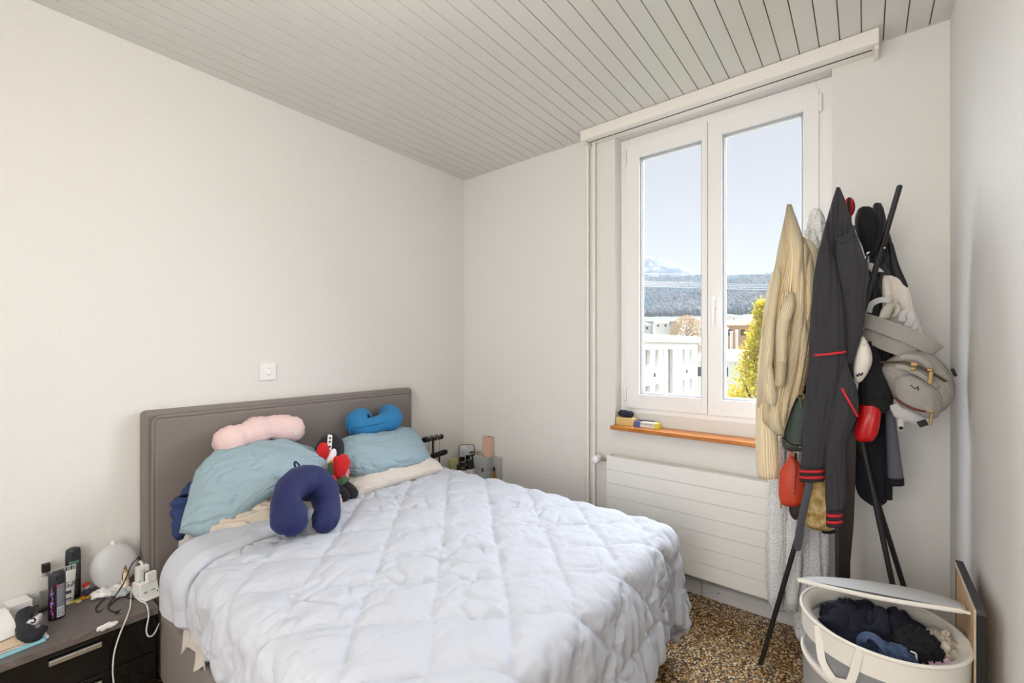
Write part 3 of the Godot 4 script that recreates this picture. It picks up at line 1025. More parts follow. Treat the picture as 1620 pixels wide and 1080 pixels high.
func build_plush() -> void:
	var blk := mk(rgb8(28, 25, 30), 0.9, {"sheen": 0.6})
	var red := mk(rgb8(196, 22, 26), 0.9, {"sheen": 0.4})
	var o := thing("plush_toy", "plush toy bird with black head and red mittens between the pillows", "plush toy", Vector3(0.5, 0.7, 1.45))
	var hc := on_x(521, 714, 0.36)
	part("head", Shape.new().ball(hc, Vector3(0.075, 0.105, 0.082), 16, 22, Basis(Vector3.RIGHT, -0.25)), blk, o)
	part("head_band", Shape.new().tube(smooth_path([hc + Vector3(0.045, 0.103, 0.02), hc + Vector3(0.068, 0.075, 0.035), hc + Vector3(0.078, 0.03, 0.045), hc + Vector3(0.07, 0.0, 0.055)], 12), 0.013, 8, true, 0.3, Vector3(0, 0, 1)), mk(rgb8(230, 224, 224), 0.9), o)
	for k in 4:
		var pth := smooth_path([hc + Vector3(0.045, 0.103, 0.02), hc + Vector3(0.068, 0.075, 0.035), hc + Vector3(0.078, 0.03, 0.045), hc + Vector3(0.07, 0.0, 0.055)], 12)
		part("band_mark", Shape.new().box(Vector3(0.004, 0.009, 0.012), pth[2 + k * 2] + Vector3(0.006, 0.001, 0.002), 0.001), blk, o)
	part("earmuff", Shape.new().ball(on_x(511, 714, 0.43), Vector3(0.03, 0.05, 0.034), 12, 16), red, o)
	part("face_patch", Shape.new().ball(on_x(523, 725, 0.435), Vector3(0.022, 0.056, 0.026), 12, 16, Basis(Vector3.RIGHT, -0.45)), mk(rgb8(236, 234, 240), 0.9), o)
	part("beak", Shape.new().lathe([Vector2(0.0, 0.035), Vector2(0.009, 0.02), Vector2(0.016, 0.0), Vector2(0.013, -0.012), Vector2(0, -0.014)], 14, Transform3D(Basis(Vector3.BACK, -1.3), on_x(525, 731, 0.455))), mk(rgb8(222, 160, 30), 0.8), o)
	var bc := on_x(531, 752, 0.47)
	part("body", Shape.new().ball(bc, Vector3(0.07, 0.085, 0.07), 14, 20), mk(rgb8(82, 116, 84), 0.9, {"bump": T.weave, "cm": 0.2, "tri": 8.0}), o)
	part("badge", Shape.new().ball(bc + Vector3(0.055, 0.015, -0.038), Vector3(0.012, 0.026, 0.022), 10, 14, Basis(Vector3.UP, 0.6)), mk(rgb8(226, 190, 186), 0.9), o)
	part("badge_mark", Shape.new().tube(smooth_path([bc + Vector3(0.066, 0.03, -0.046), bc + Vector3(0.068, 0.018, -0.036), bc + Vector3(0.067, 0.012, -0.046), bc + Vector3(0.066, 0.002, -0.038)], 12), 0.003, 6), red, o)
	# raised mitten with a thumb
	var a := on_x(535, 752, 0.55)
	var b := on_x(543, 729, 0.53)
	part("mitten", plump([a, a.lerp(b, 0.4), b, b + Vector3(-0.01, 0.02, -0.012)], [0.035, 0.050, 0.054, 0.030], 22, 18, 0.003, 2, 0.6), red, o)
	part("mitten_thumb", plump([a.lerp(b, 0.5) + Vector3(0, 0.01, 0.03), on_x(534, 733, 0.54), on_x(532, 725, 0.54)], [0.02, 0.026, 0.018], 12, 12, 0.002, 3), red, o)
	part("mitten", Shape.new().ball(on_x(524, 759, 0.56), Vector3(0.026, 0.026, 0.028), 12, 14), red, o)
	for k in 2:
		part("foot", plump([bc + Vector3(0.03, -0.06, 0.02 - 0.05 * k), bc + Vector3(0.075, -0.085, 0.015 - 0.05 * k), bc + Vector3(0.12, -0.085, 0.02 - 0.05 * k)], [0.035, 0.042, 0.034], 14, 14, 0.002, 5), blk, o)

# ---------------------------------------------------------------- bedside tables and what stands on them
func nightstand(z0: float, z1: float, label: String, handle_z: float) -> Node3D:
	var o := thing("nightstand", label, "nightstand", Vector3(0.2, 0, (z0 + z1) / 2), "low black bedside tables with grey wood tops")
	part("top", span(Vector3(0.0, 0.345, z0), Vector3(0.42, 0.375, z1), 0.002), M.greywood, o)
	part("body", span(Vector3(0.002, 0.03, z0 + 0.004), Vector3(0.39, 0.3445, z1 - 0.004), 0.002), M.gloss, o)
	for k in 2:
		var y0: float = [0.19, 0.032][k]
		var y1: float = [0.338, 0.186][k]
		var d := part("drawer", span(Vector3(0.391, y0, z0 + 0.006), Vector3(0.409, y1, z1 - 0.006), 0.002), M.gloss, o)
		var hy := y0 + 0.82 * (y1 - y0)
		var h := Shape.new().box(Vector3(0.012, 0.019, 0.145), Vector3(0.423, hy, handle_z) - o.position, 0.003, 2)
		h.box(Vector3(0.014, 0.008, 0.01), Vector3(0.413, hy, handle_z - 0.055) - o.position).box(Vector3(0.014, 0.008, 0.01), Vector3(0.413, hy, handle_z + 0.055) - o.position)
		obj("handle", h, M.steel, d)
	for zz in [z0 + 0.04, z1 - 0.04]:
		for xx in [0.05, 0.36]:
			part("foot", Shape.new().tube([Vector3(xx, 0, zz), Vector3(xx, 0.03, zz)], 0.016, 10, false), M.black, o)
	return o

func label_image(w: int, h: int, bg: Color) -> Image:
	var im := Image.create(w, h, false, Image.FORMAT_RGB8)
	im.fill(bg)
	return im

func stroke(im: Image, a: Vector2, b: Vector2, r: float, c: Color) -> void:
	var n := int(a.distance_to(b)) + 1
	for k in n + 1:
		var p := a.lerp(b, float(k) / n)
		im.fill_rect(Rect2i(int(p.x - r), int(p.y - r), int(2 * r) + 1, int(2 * r) + 1), c)

func scribble_rows(im: Image, x0: int, y0: int, x1: int, y1: int, step: int, c: Color, sd: int) -> void:
	var rng := RandomNumberGenerator.new()
	rng.seed = sd
	var y := y0
	while y < y1:
		var x := x0
		while x < x1:
			var w := rng.randi_range(2, 7)
			im.fill_rect(Rect2i(x, y, mini(w, x1 - x), maxi(1, step / 2)), c)
			x += w + rng.randi_range(1, 3)
		y += step

func can_material(kind: int) -> StandardMaterial3D:
	var im := label_image(256, 128, rgb8(18, 17, 20))
	var rng := RandomNumberGenerator.new()
	rng.seed = 5 + kind
	if kind == 0:
		var p := Vector2(104, 6)
		for k in 46:
			var q := Vector2(104 + rng.randf_range(-9, 9), clampf(p.y + rng.randf_range(-9, 14), 2, 124))
			var c: Color = [rgb8(150, 84, 190), rgb8(204, 150, 224), rgb8(120, 60, 170)][k % 3] if k < 28 else [rgb8(206, 74, 170), rgb8(230, 130, 200), rgb8(170, 60, 160)][k % 3]
			stroke(im, p, q, 1.2, c)
			p = q
		im.fill_rect(Rect2i(128, 4, 42, 84), rgb8(150, 156, 168))
		scribble_rows(im, 130, 8, 168, 86, 4, rgb8(70, 74, 86), 3)
		im.fill_rect(Rect2i(128, 88, 42, 38), rgb8(214, 216, 226))
		scribble_rows(im, 132, 94, 166, 122, 6, rgb8(110, 110, 124), 4)
		stroke(im, Vector2(128, 4), Vector2(140, 12), 2, rgb8(196, 40, 120))
	else:
		im.fill_rect(Rect2i(104, 0, 60, 10), rgb8(86, 140, 116))
		scribble_rows(im, 104, 8, 164, 68, 4, rgb8(116, 126, 132), 6)
		scribble_rows(im, 108, 74, 160, 118, 6, rgb8(84, 88, 90), 7)
	return mk(Color.WHITE, 0.3, {"tex": ImageTexture.create_from_image(im), "scale": Vector3(-1, -1, 1), "spec": 0.6})

func spray_can(p: Vector3, r: float, h: float, kind: int, label: String, facing: float) -> void:
	var o := thing("spray_can", label, "spray can", p)
	var x := Transform3D(Basis(Vector3.UP, facing) * Basis.from_scale(Vector3(0.8, 1, 1.1)), p)
	part("base_rim", Shape.new().lathe([Vector2(0, 0.001), Vector2(r * 0.95, 0.001), Vector2(r, 0.006)], 28, x), M.black, o)
	part("can", Shape.new().lathe([Vector2(r, 0.006), Vector2(r, h * 0.75)], 36, x), can_material(kind), o)
	part("cap", Shape.new().lathe([Vector2(r, h * 0.75), Vector2(r * 1.01, h * 0.76), Vector2(r * 0.97, h * 0.93), Vector2(r * 0.90, h * 0.965), Vector2(r * 0.82, h * 0.975), Vector2(0, h * 0.975)], 28, x), mk(rgb8(48, 49, 54), 0.4), o)
	part("button", Shape.new().box(Vector3(r * 1.1, h * 0.05, r * 1.0), p + Vector3(-r * 0.1, h * 0.975, 0), 0.004, 2, Basis(Vector3.UP, facing) * Basis(Vector3.BACK, -0.2)), mk(rgb8(58, 59, 64), 0.4), o)
	part("nozzle", Shape.new().box(Vector3(0.004, 0.012, 0.009), p + Basis(Vector3.UP, facing) * Vector3(-r * 0.79, h * 0.87, 0), 0.001, 1, Basis(Vector3.UP, facing)), M.black, o)

func zz(a: float, b: float) -> Vector2:
	return Vector2(a / 4.153, 820.0 + b / 4.153)

func on_table(a: float, b: float, lift := 0.0) -> Vector3:
	var q := zz(a, b)
	return on_y(q.x, q.y, 0.375 + lift)

func sheet(corners: Array, lift: Array, called: String, material: Material, label: String, cat: String, group := "") -> MeshInstance3D:
	# a leaf of paper with a slight curl: four corners, heights of a 4x4 net
	var rows := []
	var p := PackedVector3Array()
	var nn := 9
	for s in [0.0, -0.0012]:
		for i in nn:
			for j in nn:
				var u := float(i) / (nn - 1)
				var v := float(j) / (nn - 1)
				var q: Vector3 = (corners[0] as Vector3).lerp(corners[1], u).lerp((corners[3] as Vector3).lerp(corners[2], u), v)
				q.y += lerpf(lerpf(lift[0], lift[1], u * u), lerpf(lift[3], lift[2], u * u), v * v) + s
				p.append(q)
	var sh := Shape.new().patch(p.slice(0, nn * nn), nn, nn, {"face": Vector3.UP}).patch(p.slice(nn * nn), nn, nn, {"face": Vector3.DOWN})
	var o := obj(called, sh, material)
	tag(o, label, cat, group)
	return o

func rag(centre: Vector3, size: Vector3, sd: int, rough := 0.35, rows := 26, cols := 36, fr := 1.0) -> Shape:
	var s := Shape.new().ball(centre, size, rows, cols)
	var f := noise(1.0, FastNoiseLite.TYPE_SIMPLEX_SMOOTH, sd, 2)
	var m := maxf(size.x, maxf(size.y, size.z))
	for k in s.v.size():
		var q := (s.v[k] - centre) / m * fr
		var d := f.get_noise_3d(q.x * 1.6, q.y * 1.6, q.z * 1.6) * 0.8 - pow(1.0 - minf(1.0, absf(f.get_noise_3d(q.x * 1.6 + q.y * 1.2 + 9, q.y * 2.6 - q.x * 1.2, q.z * 1.1 + q.x * 0.7)) * 3.0), 2.0) * 0.45
		s.v[k] += s.n[k] * d * rough * minf(size.x, minf(size.y, size.z)) * 1.2
	var t := Shape.new()
	return t.patch(s.v, rows + 1, cols + 1, {"loop": true, "out": true})

func cable(called: String, pts: Array, r: float, m: Material, label: String, group := "") -> Node:
	return tag(obj(called, Shape.new().tube(smooth_path(pts, pts.size() * 7), r, 8), m), label, "cable", group)

func build_nightstands() -> void:
	M.greywood = mk(Color.WHITE, 0.5, {"tex": noise_tex(noise(0.03, FastNoiseLite.TYPE_SIMPLEX_SMOOTH, 12, 4), 512, ramp([[0.0, rgb8(84, 76, 74)], [0.5, rgb8(110, 101, 98)], [1.0, rgb8(132, 122, 118)]])), "tri": Vector3(14, 14, 1.2)})
	M.gloss = mk(rgb8(13, 14, 17), 0.12, {"spec": 0.5})
	M.steel = mk(rgb8(196, 194, 188), 0.35, {"metal": 0.85})
	M.white = mk(rgb8(236, 236, 234), 0.5)
	M.paper = mk(rgb8(240, 239, 238), 0.9)
	M.wire = mk(rgb8(230, 230, 224), 0.5)
	var ns := nightstand(2.25, 2.75, "black bedside table with grey wood top and cluttered surface", 2.5)
	ns.set_meta("label", "cluttered black drawer bedside table at the near side of bed")
	nightstand(0.045, 0.545, "low bedside table in the room corner behind the bed", 0.295)

	spray_can(Vector3(0.196, 0.375, 2.530), 0.0235, 0.192, 0, "black spray can with purple lettering and white label, front of table", PI - 0.1)
	spray_can(Vector3(0.045, 0.375, 2.466), 0.0225, 0.222, 1, "tall dark spray can with grey print against the wall", PI - 0.1)
	# perfume bottle
	var b := Vector3(0.04, 0.375, 2.548)
	var o := thing("perfume_bottle", "slim clear glass perfume bottle half full of dark liquid", "bottle", b)
	part("glass", Shape.new().box(Vector3(0.026, 0.128, 0.040), b + Vector3(0, 0.064, 0), 0.004, 2), mk(rgb8(226, 224, 216), 0.3, {"alpha": 0.28}), o)
	part("liquid", Shape.new().box(Vector3(0.022, 0.062, 0.035), b + Vector3(0, 0.035, 0), 0.003, 2), mk(rgb8(40, 38, 34), 0.2), o)
	part("collar", Shape.new().tube([b + Vector3(0, 0.128, 0), b + Vector3(0, 0.146, 0)], 0.011, 14, false), M.metal, o)
	part("cap", Shape.new().box(Vector3(0.026, 0.034, 0.026), b + Vector3(0, 0.162, 0), 0.003, 2), M.black, o)
	# white tube standing on its cap
	b = Vector3(0.085, 0.375, 2.492)
	o = thing("cream_tube", "white cream tube with dark lettering standing between the spray cans", "tube", b)
	var rings := []
	for k in 9:
		var f := k / 8.0
		var ring := PackedVector3Array()
		for j in 25:
			var a := TAU * j / 24
			ring.append(b + Vector3(cos(a) * lerpf(0.022, 0.003, smoothstep(0.0, 1.0, f)), 0.012 + 0.128 * f, sin(a) * lerpf(0.024, 0.031, f)))
		rings.append(ring)
	part("tube", Shape.new().loft(rings), M.white, o)
	part("crimp", Shape.new().box(Vector3(0.004, 0.022, 0.062), b + Vector3(0, 0.149, 0), 0.001), mk(rgb8(196, 196, 196), 0.5), o)
	for k in 7:
		part("bar_mark", Shape.new().box(Vector3(0.001, 0.016, 0.002 + 0.002 * (k % 2)), b + Vector3(0.0027, 0.149, 0.024 - k * 0.008), 0.0), M.black, o)
	part("cap", Shape.new().lathe([Vector2(0, 0.001), Vector2(0.021, 0.001), Vector2(0.023, 0.004), Vector2(0.022, 0.016)], 24, Transform3D(Basis(), b)), M.white, o)
	var font := SystemFont.new()
	font.font_names = PackedStringArray(["Droid Sans"])
	var tm := TextMesh.new()
	tm.font = font
	tm.text = "GA"
	tm.font_size = 24
	tm.pixel_size = 0.00125
	tm.depth = 0.001
	var tx := obj("lettering", tm, mk(rgb8(50, 52, 66), 0.6), o)
	tx.position = Vector3(0.0195, 0.086, -0.010)
	tx.rotation = Vector3(0, PI / 2, 0)
	tx.rotation_order = EULER_ORDER_YXZ
	tx.rotate_z(0.17)
	part("text_band", Shape.new().box(Vector3(0.002, 0.012, 0.036), b + Vector3(0.020, 0.054, 0.004), 0.0005, 1, Basis(Vector3.BACK, 0.1)), mk(rgb8(66, 70, 92), 0.6), o)
	part("text_band", Shape.new().box(Vector3(0.002, 0.005, 0.036), b + Vector3(0.0225, 0.028, 0.004), 0.0005, 1, Basis(Vector3.BACK, 0.1)), mk(rgb8(66, 70, 92), 0.6), o)
	# white carton
	b = Vector3(0.052, 0.405, 2.628)
	o = thing("carton", "small plain white cardboard box against the wall", "box", Vector3(b.x, 0.375, b.z))
	part("box", Shape.new().box(Vector3(0.08, 0.058, 0.064), b, 0.0025, 2, Basis(Vector3.UP, 0.2)), M.paper, o)
	part("lid", Shape.new().box(Vector3(0.081, 0.003, 0.065), b + Vector3(0, 0.0298, 0), 0.001, 1, Basis(Vector3.UP, 0.2)), M.paper, o)
	# papers and notebooks at the near end
	var nb := thing("notebook", "thin notebook with pale cyan spine at the front of bedside table", "notebook", Vector3(0.28, 0.375, 2.68))
	var nbx := Basis(Vector3.UP, 0.12)
	part("pages", Shape.new().box(Vector3(0.17, 0.010, 0.25), Vector3(0.285, 0.381, 2.700), 0.001, 1, nbx), M.paper, nb)
	part("spine", Shape.new().box(Vector3(0.006, 0.011, 0.17), Vector3(0.376, 0.3815, 2.660), 0.001, 1, nbx), mk(rgb8(150, 214, 226), 0.6), nb)
	part("tab", Shape.new().box(Vector3(0.012, 0.0115, 0.012), Vector3(0.355, 0.3815, 2.582), 0.001, 1, nbx), mk(rgb8(84, 176, 204), 0.6), nb)
	sheet([Vector3(0.20, 0.389, 2.60), Vector3(0.36, 0.388, 2.585), Vector3(0.38, 0.390, 2.73), Vector3(0.2, 0.390, 2.74)], [0.0, 0.0, 0.004, 0.0], "card", mk(rgb8(232, 226, 222), 0.8), "pale card lying on the thin notebook", "paper")
	sheet([Vector3(0.26, 0.393, 2.635), Vector3(0.355, 0.392, 2.62), Vector3(0.37, 0.394, 2.72), Vector3(0.26, 0.394, 2.73)], [0.002, 0.0, 0.006, 0.004], "envelope", mk(rgb8(228, 205, 176), 0.85), "tan envelope under the loose white sheets", "envelope")
	sheet([Vector3(0.11, 0.398, 2.665), Vector3(0.275, 0.396, 2.635), Vector3(0.325, 0.398, 2.74), Vector3(0.11, 0.402, 2.74)], [0.05, 0.004, 0.012, 0.03], "paper_sheet", M.paper, "loose white sheet curling up beside the white carton", "paper")
	sheet([Vector3(0.12, 0.408, 2.69), Vector3(0.27, 0.404, 2.68), Vector3(0.30, 0.404, 2.745), Vector3(0.12, 0.408, 2.745)], [0.03, 0.004, 0.006, 0.02], "receipt", mk(rgb8(236, 228, 222), 0.9), "printed receipt on top of the loose papers at table end", "receipt")
	# black bundle with a white printed piece
	var fab := mk(rgb8(34, 35, 42), 0.9, {"sheen": 0.3})
	o = thing("face_mask", "black and white cloth bundle lying on the papers", "cloth", on_table(215, 740, 0.02))
	part("fold", plump([on_table(150, 620, 0.055), on_table(150, 690, 0.04), on_table(175, 760, 0.03), on_table(230, 775, 0.025), on_table(285, 720, 0.03)], [0.018, 0.022, 0.024, 0.02, 0.014], 26, 14, 0.006, 3), fab, o)
	part("fold", plump([on_table(150, 615, 0.055), on_table(178, 610, 0.05), on_table(200, 640, 0.05)], [0.016, 0.02, 0.012], 14, 12, 0.005, 4), fab, o)
	part("printed_piece", plump([on_table(170, 695, 0.05), on_table(205, 680, 0.055), on_table(235, 672, 0.055), on_table(258, 650, 0.045)], [0.006, 0.015, 0.02, 0.018], 22, 14, 0.004, 6, 0.6), mk(rgb8(226, 224, 226), 0.85), o)
	part("print", Shape.new().tube(smooth_path([on_table(200, 660, 0.085), on_table(222, 655, 0.083), on_table(232, 668, 0.080), on_table(222, 682, 0.075), on_table(205, 684, 0.078)], 16), 0.0028, 6), fab, o)
	# pen
	tag(obj("pen", Shape.new().tube([on_table(262, 612, 0.006), on_table(330, 578, 0.006)], 0.0055, 10), M.black), "short black pen lying between carton and spray can", "pen")
	# yellow marker strip
	var mk0 := thing("ruler", "bright yellow ruler lying flat behind the front spray can", "ruler", on_table(540, 530))
	var ra := on_table(425, 566, 0.003)
	var rb := on_table(648, 492, 0.003)
	part("strip", Shape.new().box(Vector3(0.016, 0.004, ra.distance_to(rb)), (ra + rb) / 2, 0.001, 1, Basis(Vector3.UP, atan2((rb - ra).x, (rb - ra).z))), mk(rgb8(232, 216, 46), 0.5), mk0)
	part("scrap", Shape.new().box(Vector3(0.012, 0.003, 0.016), on_table(517, 546, 0.002), 0.001, 1, Basis(Vector3.UP, 0.5)), M.paper, mk0)
	# little figure
	b = Vector3(0.085, 0.375, 2.428)
	o = thing("figurine", "tiny toy figure with red cap and orange shoes", "figurine", b)
	part("shoe", Shape.new().ball(b + Vector3(0.012, 0.006, 0.012), Vector3(0.016, 0.007, 0.009), 8, 12), mk(rgb8(214, 130, 30), 0.5), o)
	part("shoe", Shape.new().ball(b + Vector3(0.008, 0.006, -0.012), Vector3(0.016, 0.007, 0.009), 8, 12), mk(rgb8(214, 130, 30), 0.5), o)
	part("body", Shape.new().lathe([Vector2(0, 0.008), Vector2(0.010, 0.012), Vector2(0.012, 0.022), Vector2(0.008, 0.034), Vector2(0, 0.036)], 14, Transform3D(Basis(), b)), mk(rgb8(46, 52, 96), 0.6), o)
	part("head", Shape.new().ball(b + Vector3(0, 0.045, 0), Vector3(0.010, 0.011, 0.010), 10, 14), mk(rgb8(206, 190, 176), 0.6), o)
	part("cap", Shape.new().ball(b + Vector3(0, 0.056, 0.003), Vector3(0.012, 0.009, 0.013), 8, 14, Basis(Vector3.RIGHT, 0.3)), mk(rgb8(206, 40, 26), 0.6), o)
	# tissue and plastic wrap
	tag(obj("tissue", rag(on_table(692, 480, 0.014), Vector3(0.05, 0.014, 0.05), 4, 0.9, 30, 40), M.paper), "crumpled white tissue in front of the pale glass shade", "tissue")
	tag(obj("plastic_wrap", rag(on_table(810, 478, 0.012), Vector3(0.035, 0.013, 0.045), 8, 0.9), mk(rgb8(206, 210, 216), 0.35, {"alpha": 0.8})), "scrap of clear grey plastic wrap below the statuette", "wrapper")
	tag(obj("tissue", rag(on_x(708 / 4.153, 820 + 705 / 4.153, 0.428), Vector3(0.008, 0.012, 0.034), 12, 0.6), M.paper), "white paper scrap hanging over the table's front edge", "tissue")
	# round glass shade leaning on the wall
	b = Vector3(0.075, 0.474, 2.335)
	o = thing("glass_shade", "round pale grey glass lamp shade leaning against the wall", "lamp shade", Vector3(b.x, 0.375, b.z))
	var tilt := Basis(Vector3.BACK, 0.16)
	part("dome", Shape.new().ball(b, Vector3(0.042, 0.098, 0.083), 24, 40, tilt), mk(rgb8(236, 237, 240), 0.3, {"alpha": 0.62, "spec": 0.6}), o)
	part("knob", Shape.new().lathe([Vector2(0, 0.014), Vector2(0.008, 0.012), Vector2(0.010, 0.004), Vector2(0.012, -0.004)], 14, Transform3D(tilt, b + tilt * Vector3(0, 0.099, 0))), M.white, o)
	# statuette
	b = Vector3(0.145, 0.375, 2.309)
	o = thing("statuette", "small cream and gold statuette of a robed woman", "statuette", b)
	part("robe", Shape.new().lathe([Vector2(0, 0.001), Vector2(0.019, 0.001), Vector2(0.019, 0.008), Vector2(0.017, 0.010), Vector2(0.015, 0.04), Vector2(0.012, 0.065), Vector2(0.0105, 0.08), Vector2(0.006, 0.088), Vector2(0, 0.089)], 20, Transform3D(Basis(), b)), mk(rgb8(232, 220, 196), 0.6), o)
	part("face", Shape.new().ball(b + Vector3(0.004, 0.085, 0), Vector3(0.007, 0.009, 0.007), 10, 12), mk(rgb8(206, 176, 140), 0.6), o)
	var gold := mk(rgb8(150, 122, 74), 0.35, {"metal": 0.45})
	M.gold = gold
	part("veil", Shape.new().tube(smooth_path([b + Vector3(0.008, 0.05, 0.011), b + Vector3(0.007, 0.08, 0.010), b + Vector3(0.003, 0.097, 0), b + Vector3(0.007, 0.08, -0.010), b + Vector3(0.008, 0.05, -0.011)], 18), 0.0022, 6), gold, o)
	part("hands", Shape.new().ball(b + Vector3(0.014, 0.055, 0), Vector3(0.005, 0.008, 0.005), 8, 10), mk(rgb8(206, 176, 140), 0.6), o)
	part("crown", Shape.new().lathe([Vector2(0.004, 0.0), Vector2(0.006, 0.008), Vector2(0.003, 0.012), Vector2(0.004, 0.017), Vector2(0, 0.019)], 12, Transform3D(Basis(), b + Vector3(0.002, 0.095, 0))), gold, o)
	tag(obj("pink_figure", Shape.new().lathe([Vector2(0, 0.0), Vector2(0.010, 0.0), Vector2(0.012, 0.012), Vector2(0.007, 0.022), Vector2(0.009, 0.028), Vector2(0, 0.034)], 14, Transform3D(Basis(), Vector3(0.165, 0.375, 2.283))), mk(rgb8(222, 160, 156), 0.6)), "tiny pink ornament beside the robed statuette", "ornament")
	tag(obj("white_figure", Shape.new().lathe([Vector2(0, 0.0), Vector2(0.010, 0.0), Vector2(0.011, 0.01), Vector2(0.007, 0.02), Vector2(0, 0.026)], 14, Transform3D(Basis(), Vector3(0.18, 0.375, 2.302))), M.white), "tiny white ornament at the foot of the robed statuette", "ornament")
	# extension block with chargers
	b = Vector3(0.262, 0.375, 2.262)
	o = thing("socket_block", "white extension socket block full of chargers beside headboard", "power strip", b)
	var bb := Basis(Vector3.UP, 0.25)
	part("base", Shape.new().box(Vector3(0.085, 0.008, 0.07), b + Vector3(0.03, 0.004, -0.008), 0.004, 2, bb), M.white, o)
	part("block", Shape.new().box(Vector3(0.06, 0.058, 0.068), b + Vector3(0, 0.037, 0), 0.005, 2, bb), M.white, o)
	for k in 2:
		part("slot", Shape.new().box(Vector3(0.002, 0.004, 0.014), b + bb * Vector3(0.0302, 0.022, 0.012 - 0.028 * k), 0.0005, 1, bb), M.line, o)
	var ch := thing("charger", "tall white phone charger plugged in the socket block, nearer the statuette", "charger", b + Vector3(-0.01, 0.066, 0.008), "white chargers on the socket block")
	part("body", Shape.new().box(Vector3(0.03, 0.062, 0.044), b + Vector3(-0.012, 0.098, 0.008), 0.004, 2, bb), M.white, ch)
	part("port", Shape.new().box(Vector3(0.001, 0.003, 0.01), b + Vector3(-0.012, 0.098, 0.008) + bb * Vector3(0.0152, 0.012, 0), 0.0, 1, bb), M.line, ch)
	var c2 := thing("charger", "white cube charger with dark edge plugged in beside the tall charger", "charger", b + Vector3(0.01, 0.066, -0.02), "white chargers on the socket block")
	part("body", Shape.new().box(Vector3(0.024, 0.042, 0.036), b + Vector3(0.02, 0.082, -0.016), 0.004, 2, bb), M.white, c2)
	part("dark_edge", Shape.new().box(Vector3(0.006, 0.043, 0.036), b + Vector3(0.02, 0.083, -0.016) + bb * Vector3(-0.014, 0, 0.001), 0.002, 1, bb), M.black, c2)
	var xs := 0.423
	var pf := func(a: float, c: float, x: float) -> Vector3:
		var q := zz(a, c)
		return on_x(q.x, q.y, x)
	cable("charging_cable", [b + Vector3(0.01, 0.075, 0.024), on_table(878, 445, 0.03), on_table(862, 500, 0.004), on_table(856, 580, 0.004), on_table(833, 650, 0.006), pf.call(800, 728, 0.43), pf.call(770, 810, 0.436), pf.call(748, 900, 0.437), pf.call(741, 1000, 0.437), pf.call(748, 1090, 0.437), pf.call(752, 1180, 0.437)], 0.0028, M.wire, "white charging cable trailing over the table front", "white charging cables")
	cable("charging_cable", [b + Vector3(0.03, 0.02, 0.03), on_table(880, 500, 0.004), on_table(920, 540, 0.004), on_table(955, 556, 0.006), pf.call(968, 580, 0.428), pf.call(977, 640, 0.430), pf.call(962, 730, 0.434), pf.call(975, 772, 0.436), pf.call(1005, 765, 0.436), pf.call(1030, 725, 0.43), pf.call(1045, 690, 0.40)], 0.0028, M.wire, "white cable looping down in front of the black drawer", "white charging cables")
	cable("charging_cable", [b + Vector3(0.012, 0.085, -0.035), on_table(1040, 460, 0.02), on_table(1075, 480, 0.012), on_table(1110, 500, 0.008)], 0.003, mk(rgb8(190, 206, 190), 0.5), "pale green cable running from socket block towards the bed")
	cable("charging_cable", [b + Vector3(-0.012, 0.128, 0.006), b + Vector3(-0.012, 0.143, 0.010), b + Vector3(-0.014, 0.150, 0.016)], 0.0055, M.wire, "short white plug standing on top of the tall charger")
	cable("usb_cable", [b + Vector3(-0.014, 0.150, 0.016), b + Vector3(-0.012, 0.172, 0.020), b + Vector3(-0.008, 0.165, 0.028), on_x(208, 893, 0.275), on_x(194, 925, 0.285), on_table(715, 560, 0.004), on_table(650, 612, 0.003), on_table(630, 590, 0.003), on_table(655, 555, 0.004), on_table(690, 522, 0.006)], 0.0024, M.black, "black cable arching from charger to table front", "black cables on bedside table")
	var pl: Node3D = cable("usb_cable", [b + Vector3(0.02, 0.004, 0.04), on_table(800, 515, 0.003), on_table(740, 550, 0.003), on_table(712, 585, 0.003), on_table(730, 606, 0.003), on_table(765, 612, 0.003)], 0.0024, M.black, "black cable lying flat with plug near table front", "black cables on bedside table")
	part("plug_grip", Shape.new().box(Vector3(0.010, 0.007, 0.02), on_table(776, 612, 0.004), 0.002, 2, Basis(Vector3.UP, 0.25)), M.black, pl)
	part("plug_tip", Shape.new().box(Vector3(0.008, 0.004, 0.012), on_table(795, 613, 0.004), 0.001, 1, Basis(Vector3.UP, 0.25)), M.metal, pl)

func z3(a: float, b: float) -> Vector2:
	return Vector2(640.0 + a / 7.364, 670.0 + b / 7.364)

func bottle(p: Vector3, r: float, h: float, capr: float, caph: float, body: Material, lab: String, band := true) -> Node3D:
	var o := thing("bottle", lab, "bottle", p)
	var x := Transform3D(Basis(), p)
	part("body", Shape.new().lathe([Vector2(0, 0.0), Vector2(r * 0.9, 0.0), Vector2(r, 0.004), Vector2(r, h * 0.82), Vector2(r * 0.85, h * 0.92), Vector2(capr * 0.9, h * 0.96), Vector2(capr * 0.9, h)], 22, x), body, o)
	part("cap", Shape.new().lathe([Vector2(capr, h), Vector2(capr, h + caph * 0.9), Vector2(capr * 0.9, h + caph), Vector2(0, h + caph)], 18, x), M.black, o)
	if band:
		part("label", Shape.new().lathe([Vector2(r * 1.01, h * 0.12), Vector2(r * 1.01, h * 0.74)], 22, x), mk(rgb8(226, 224, 222), 0.6), o)
	return o

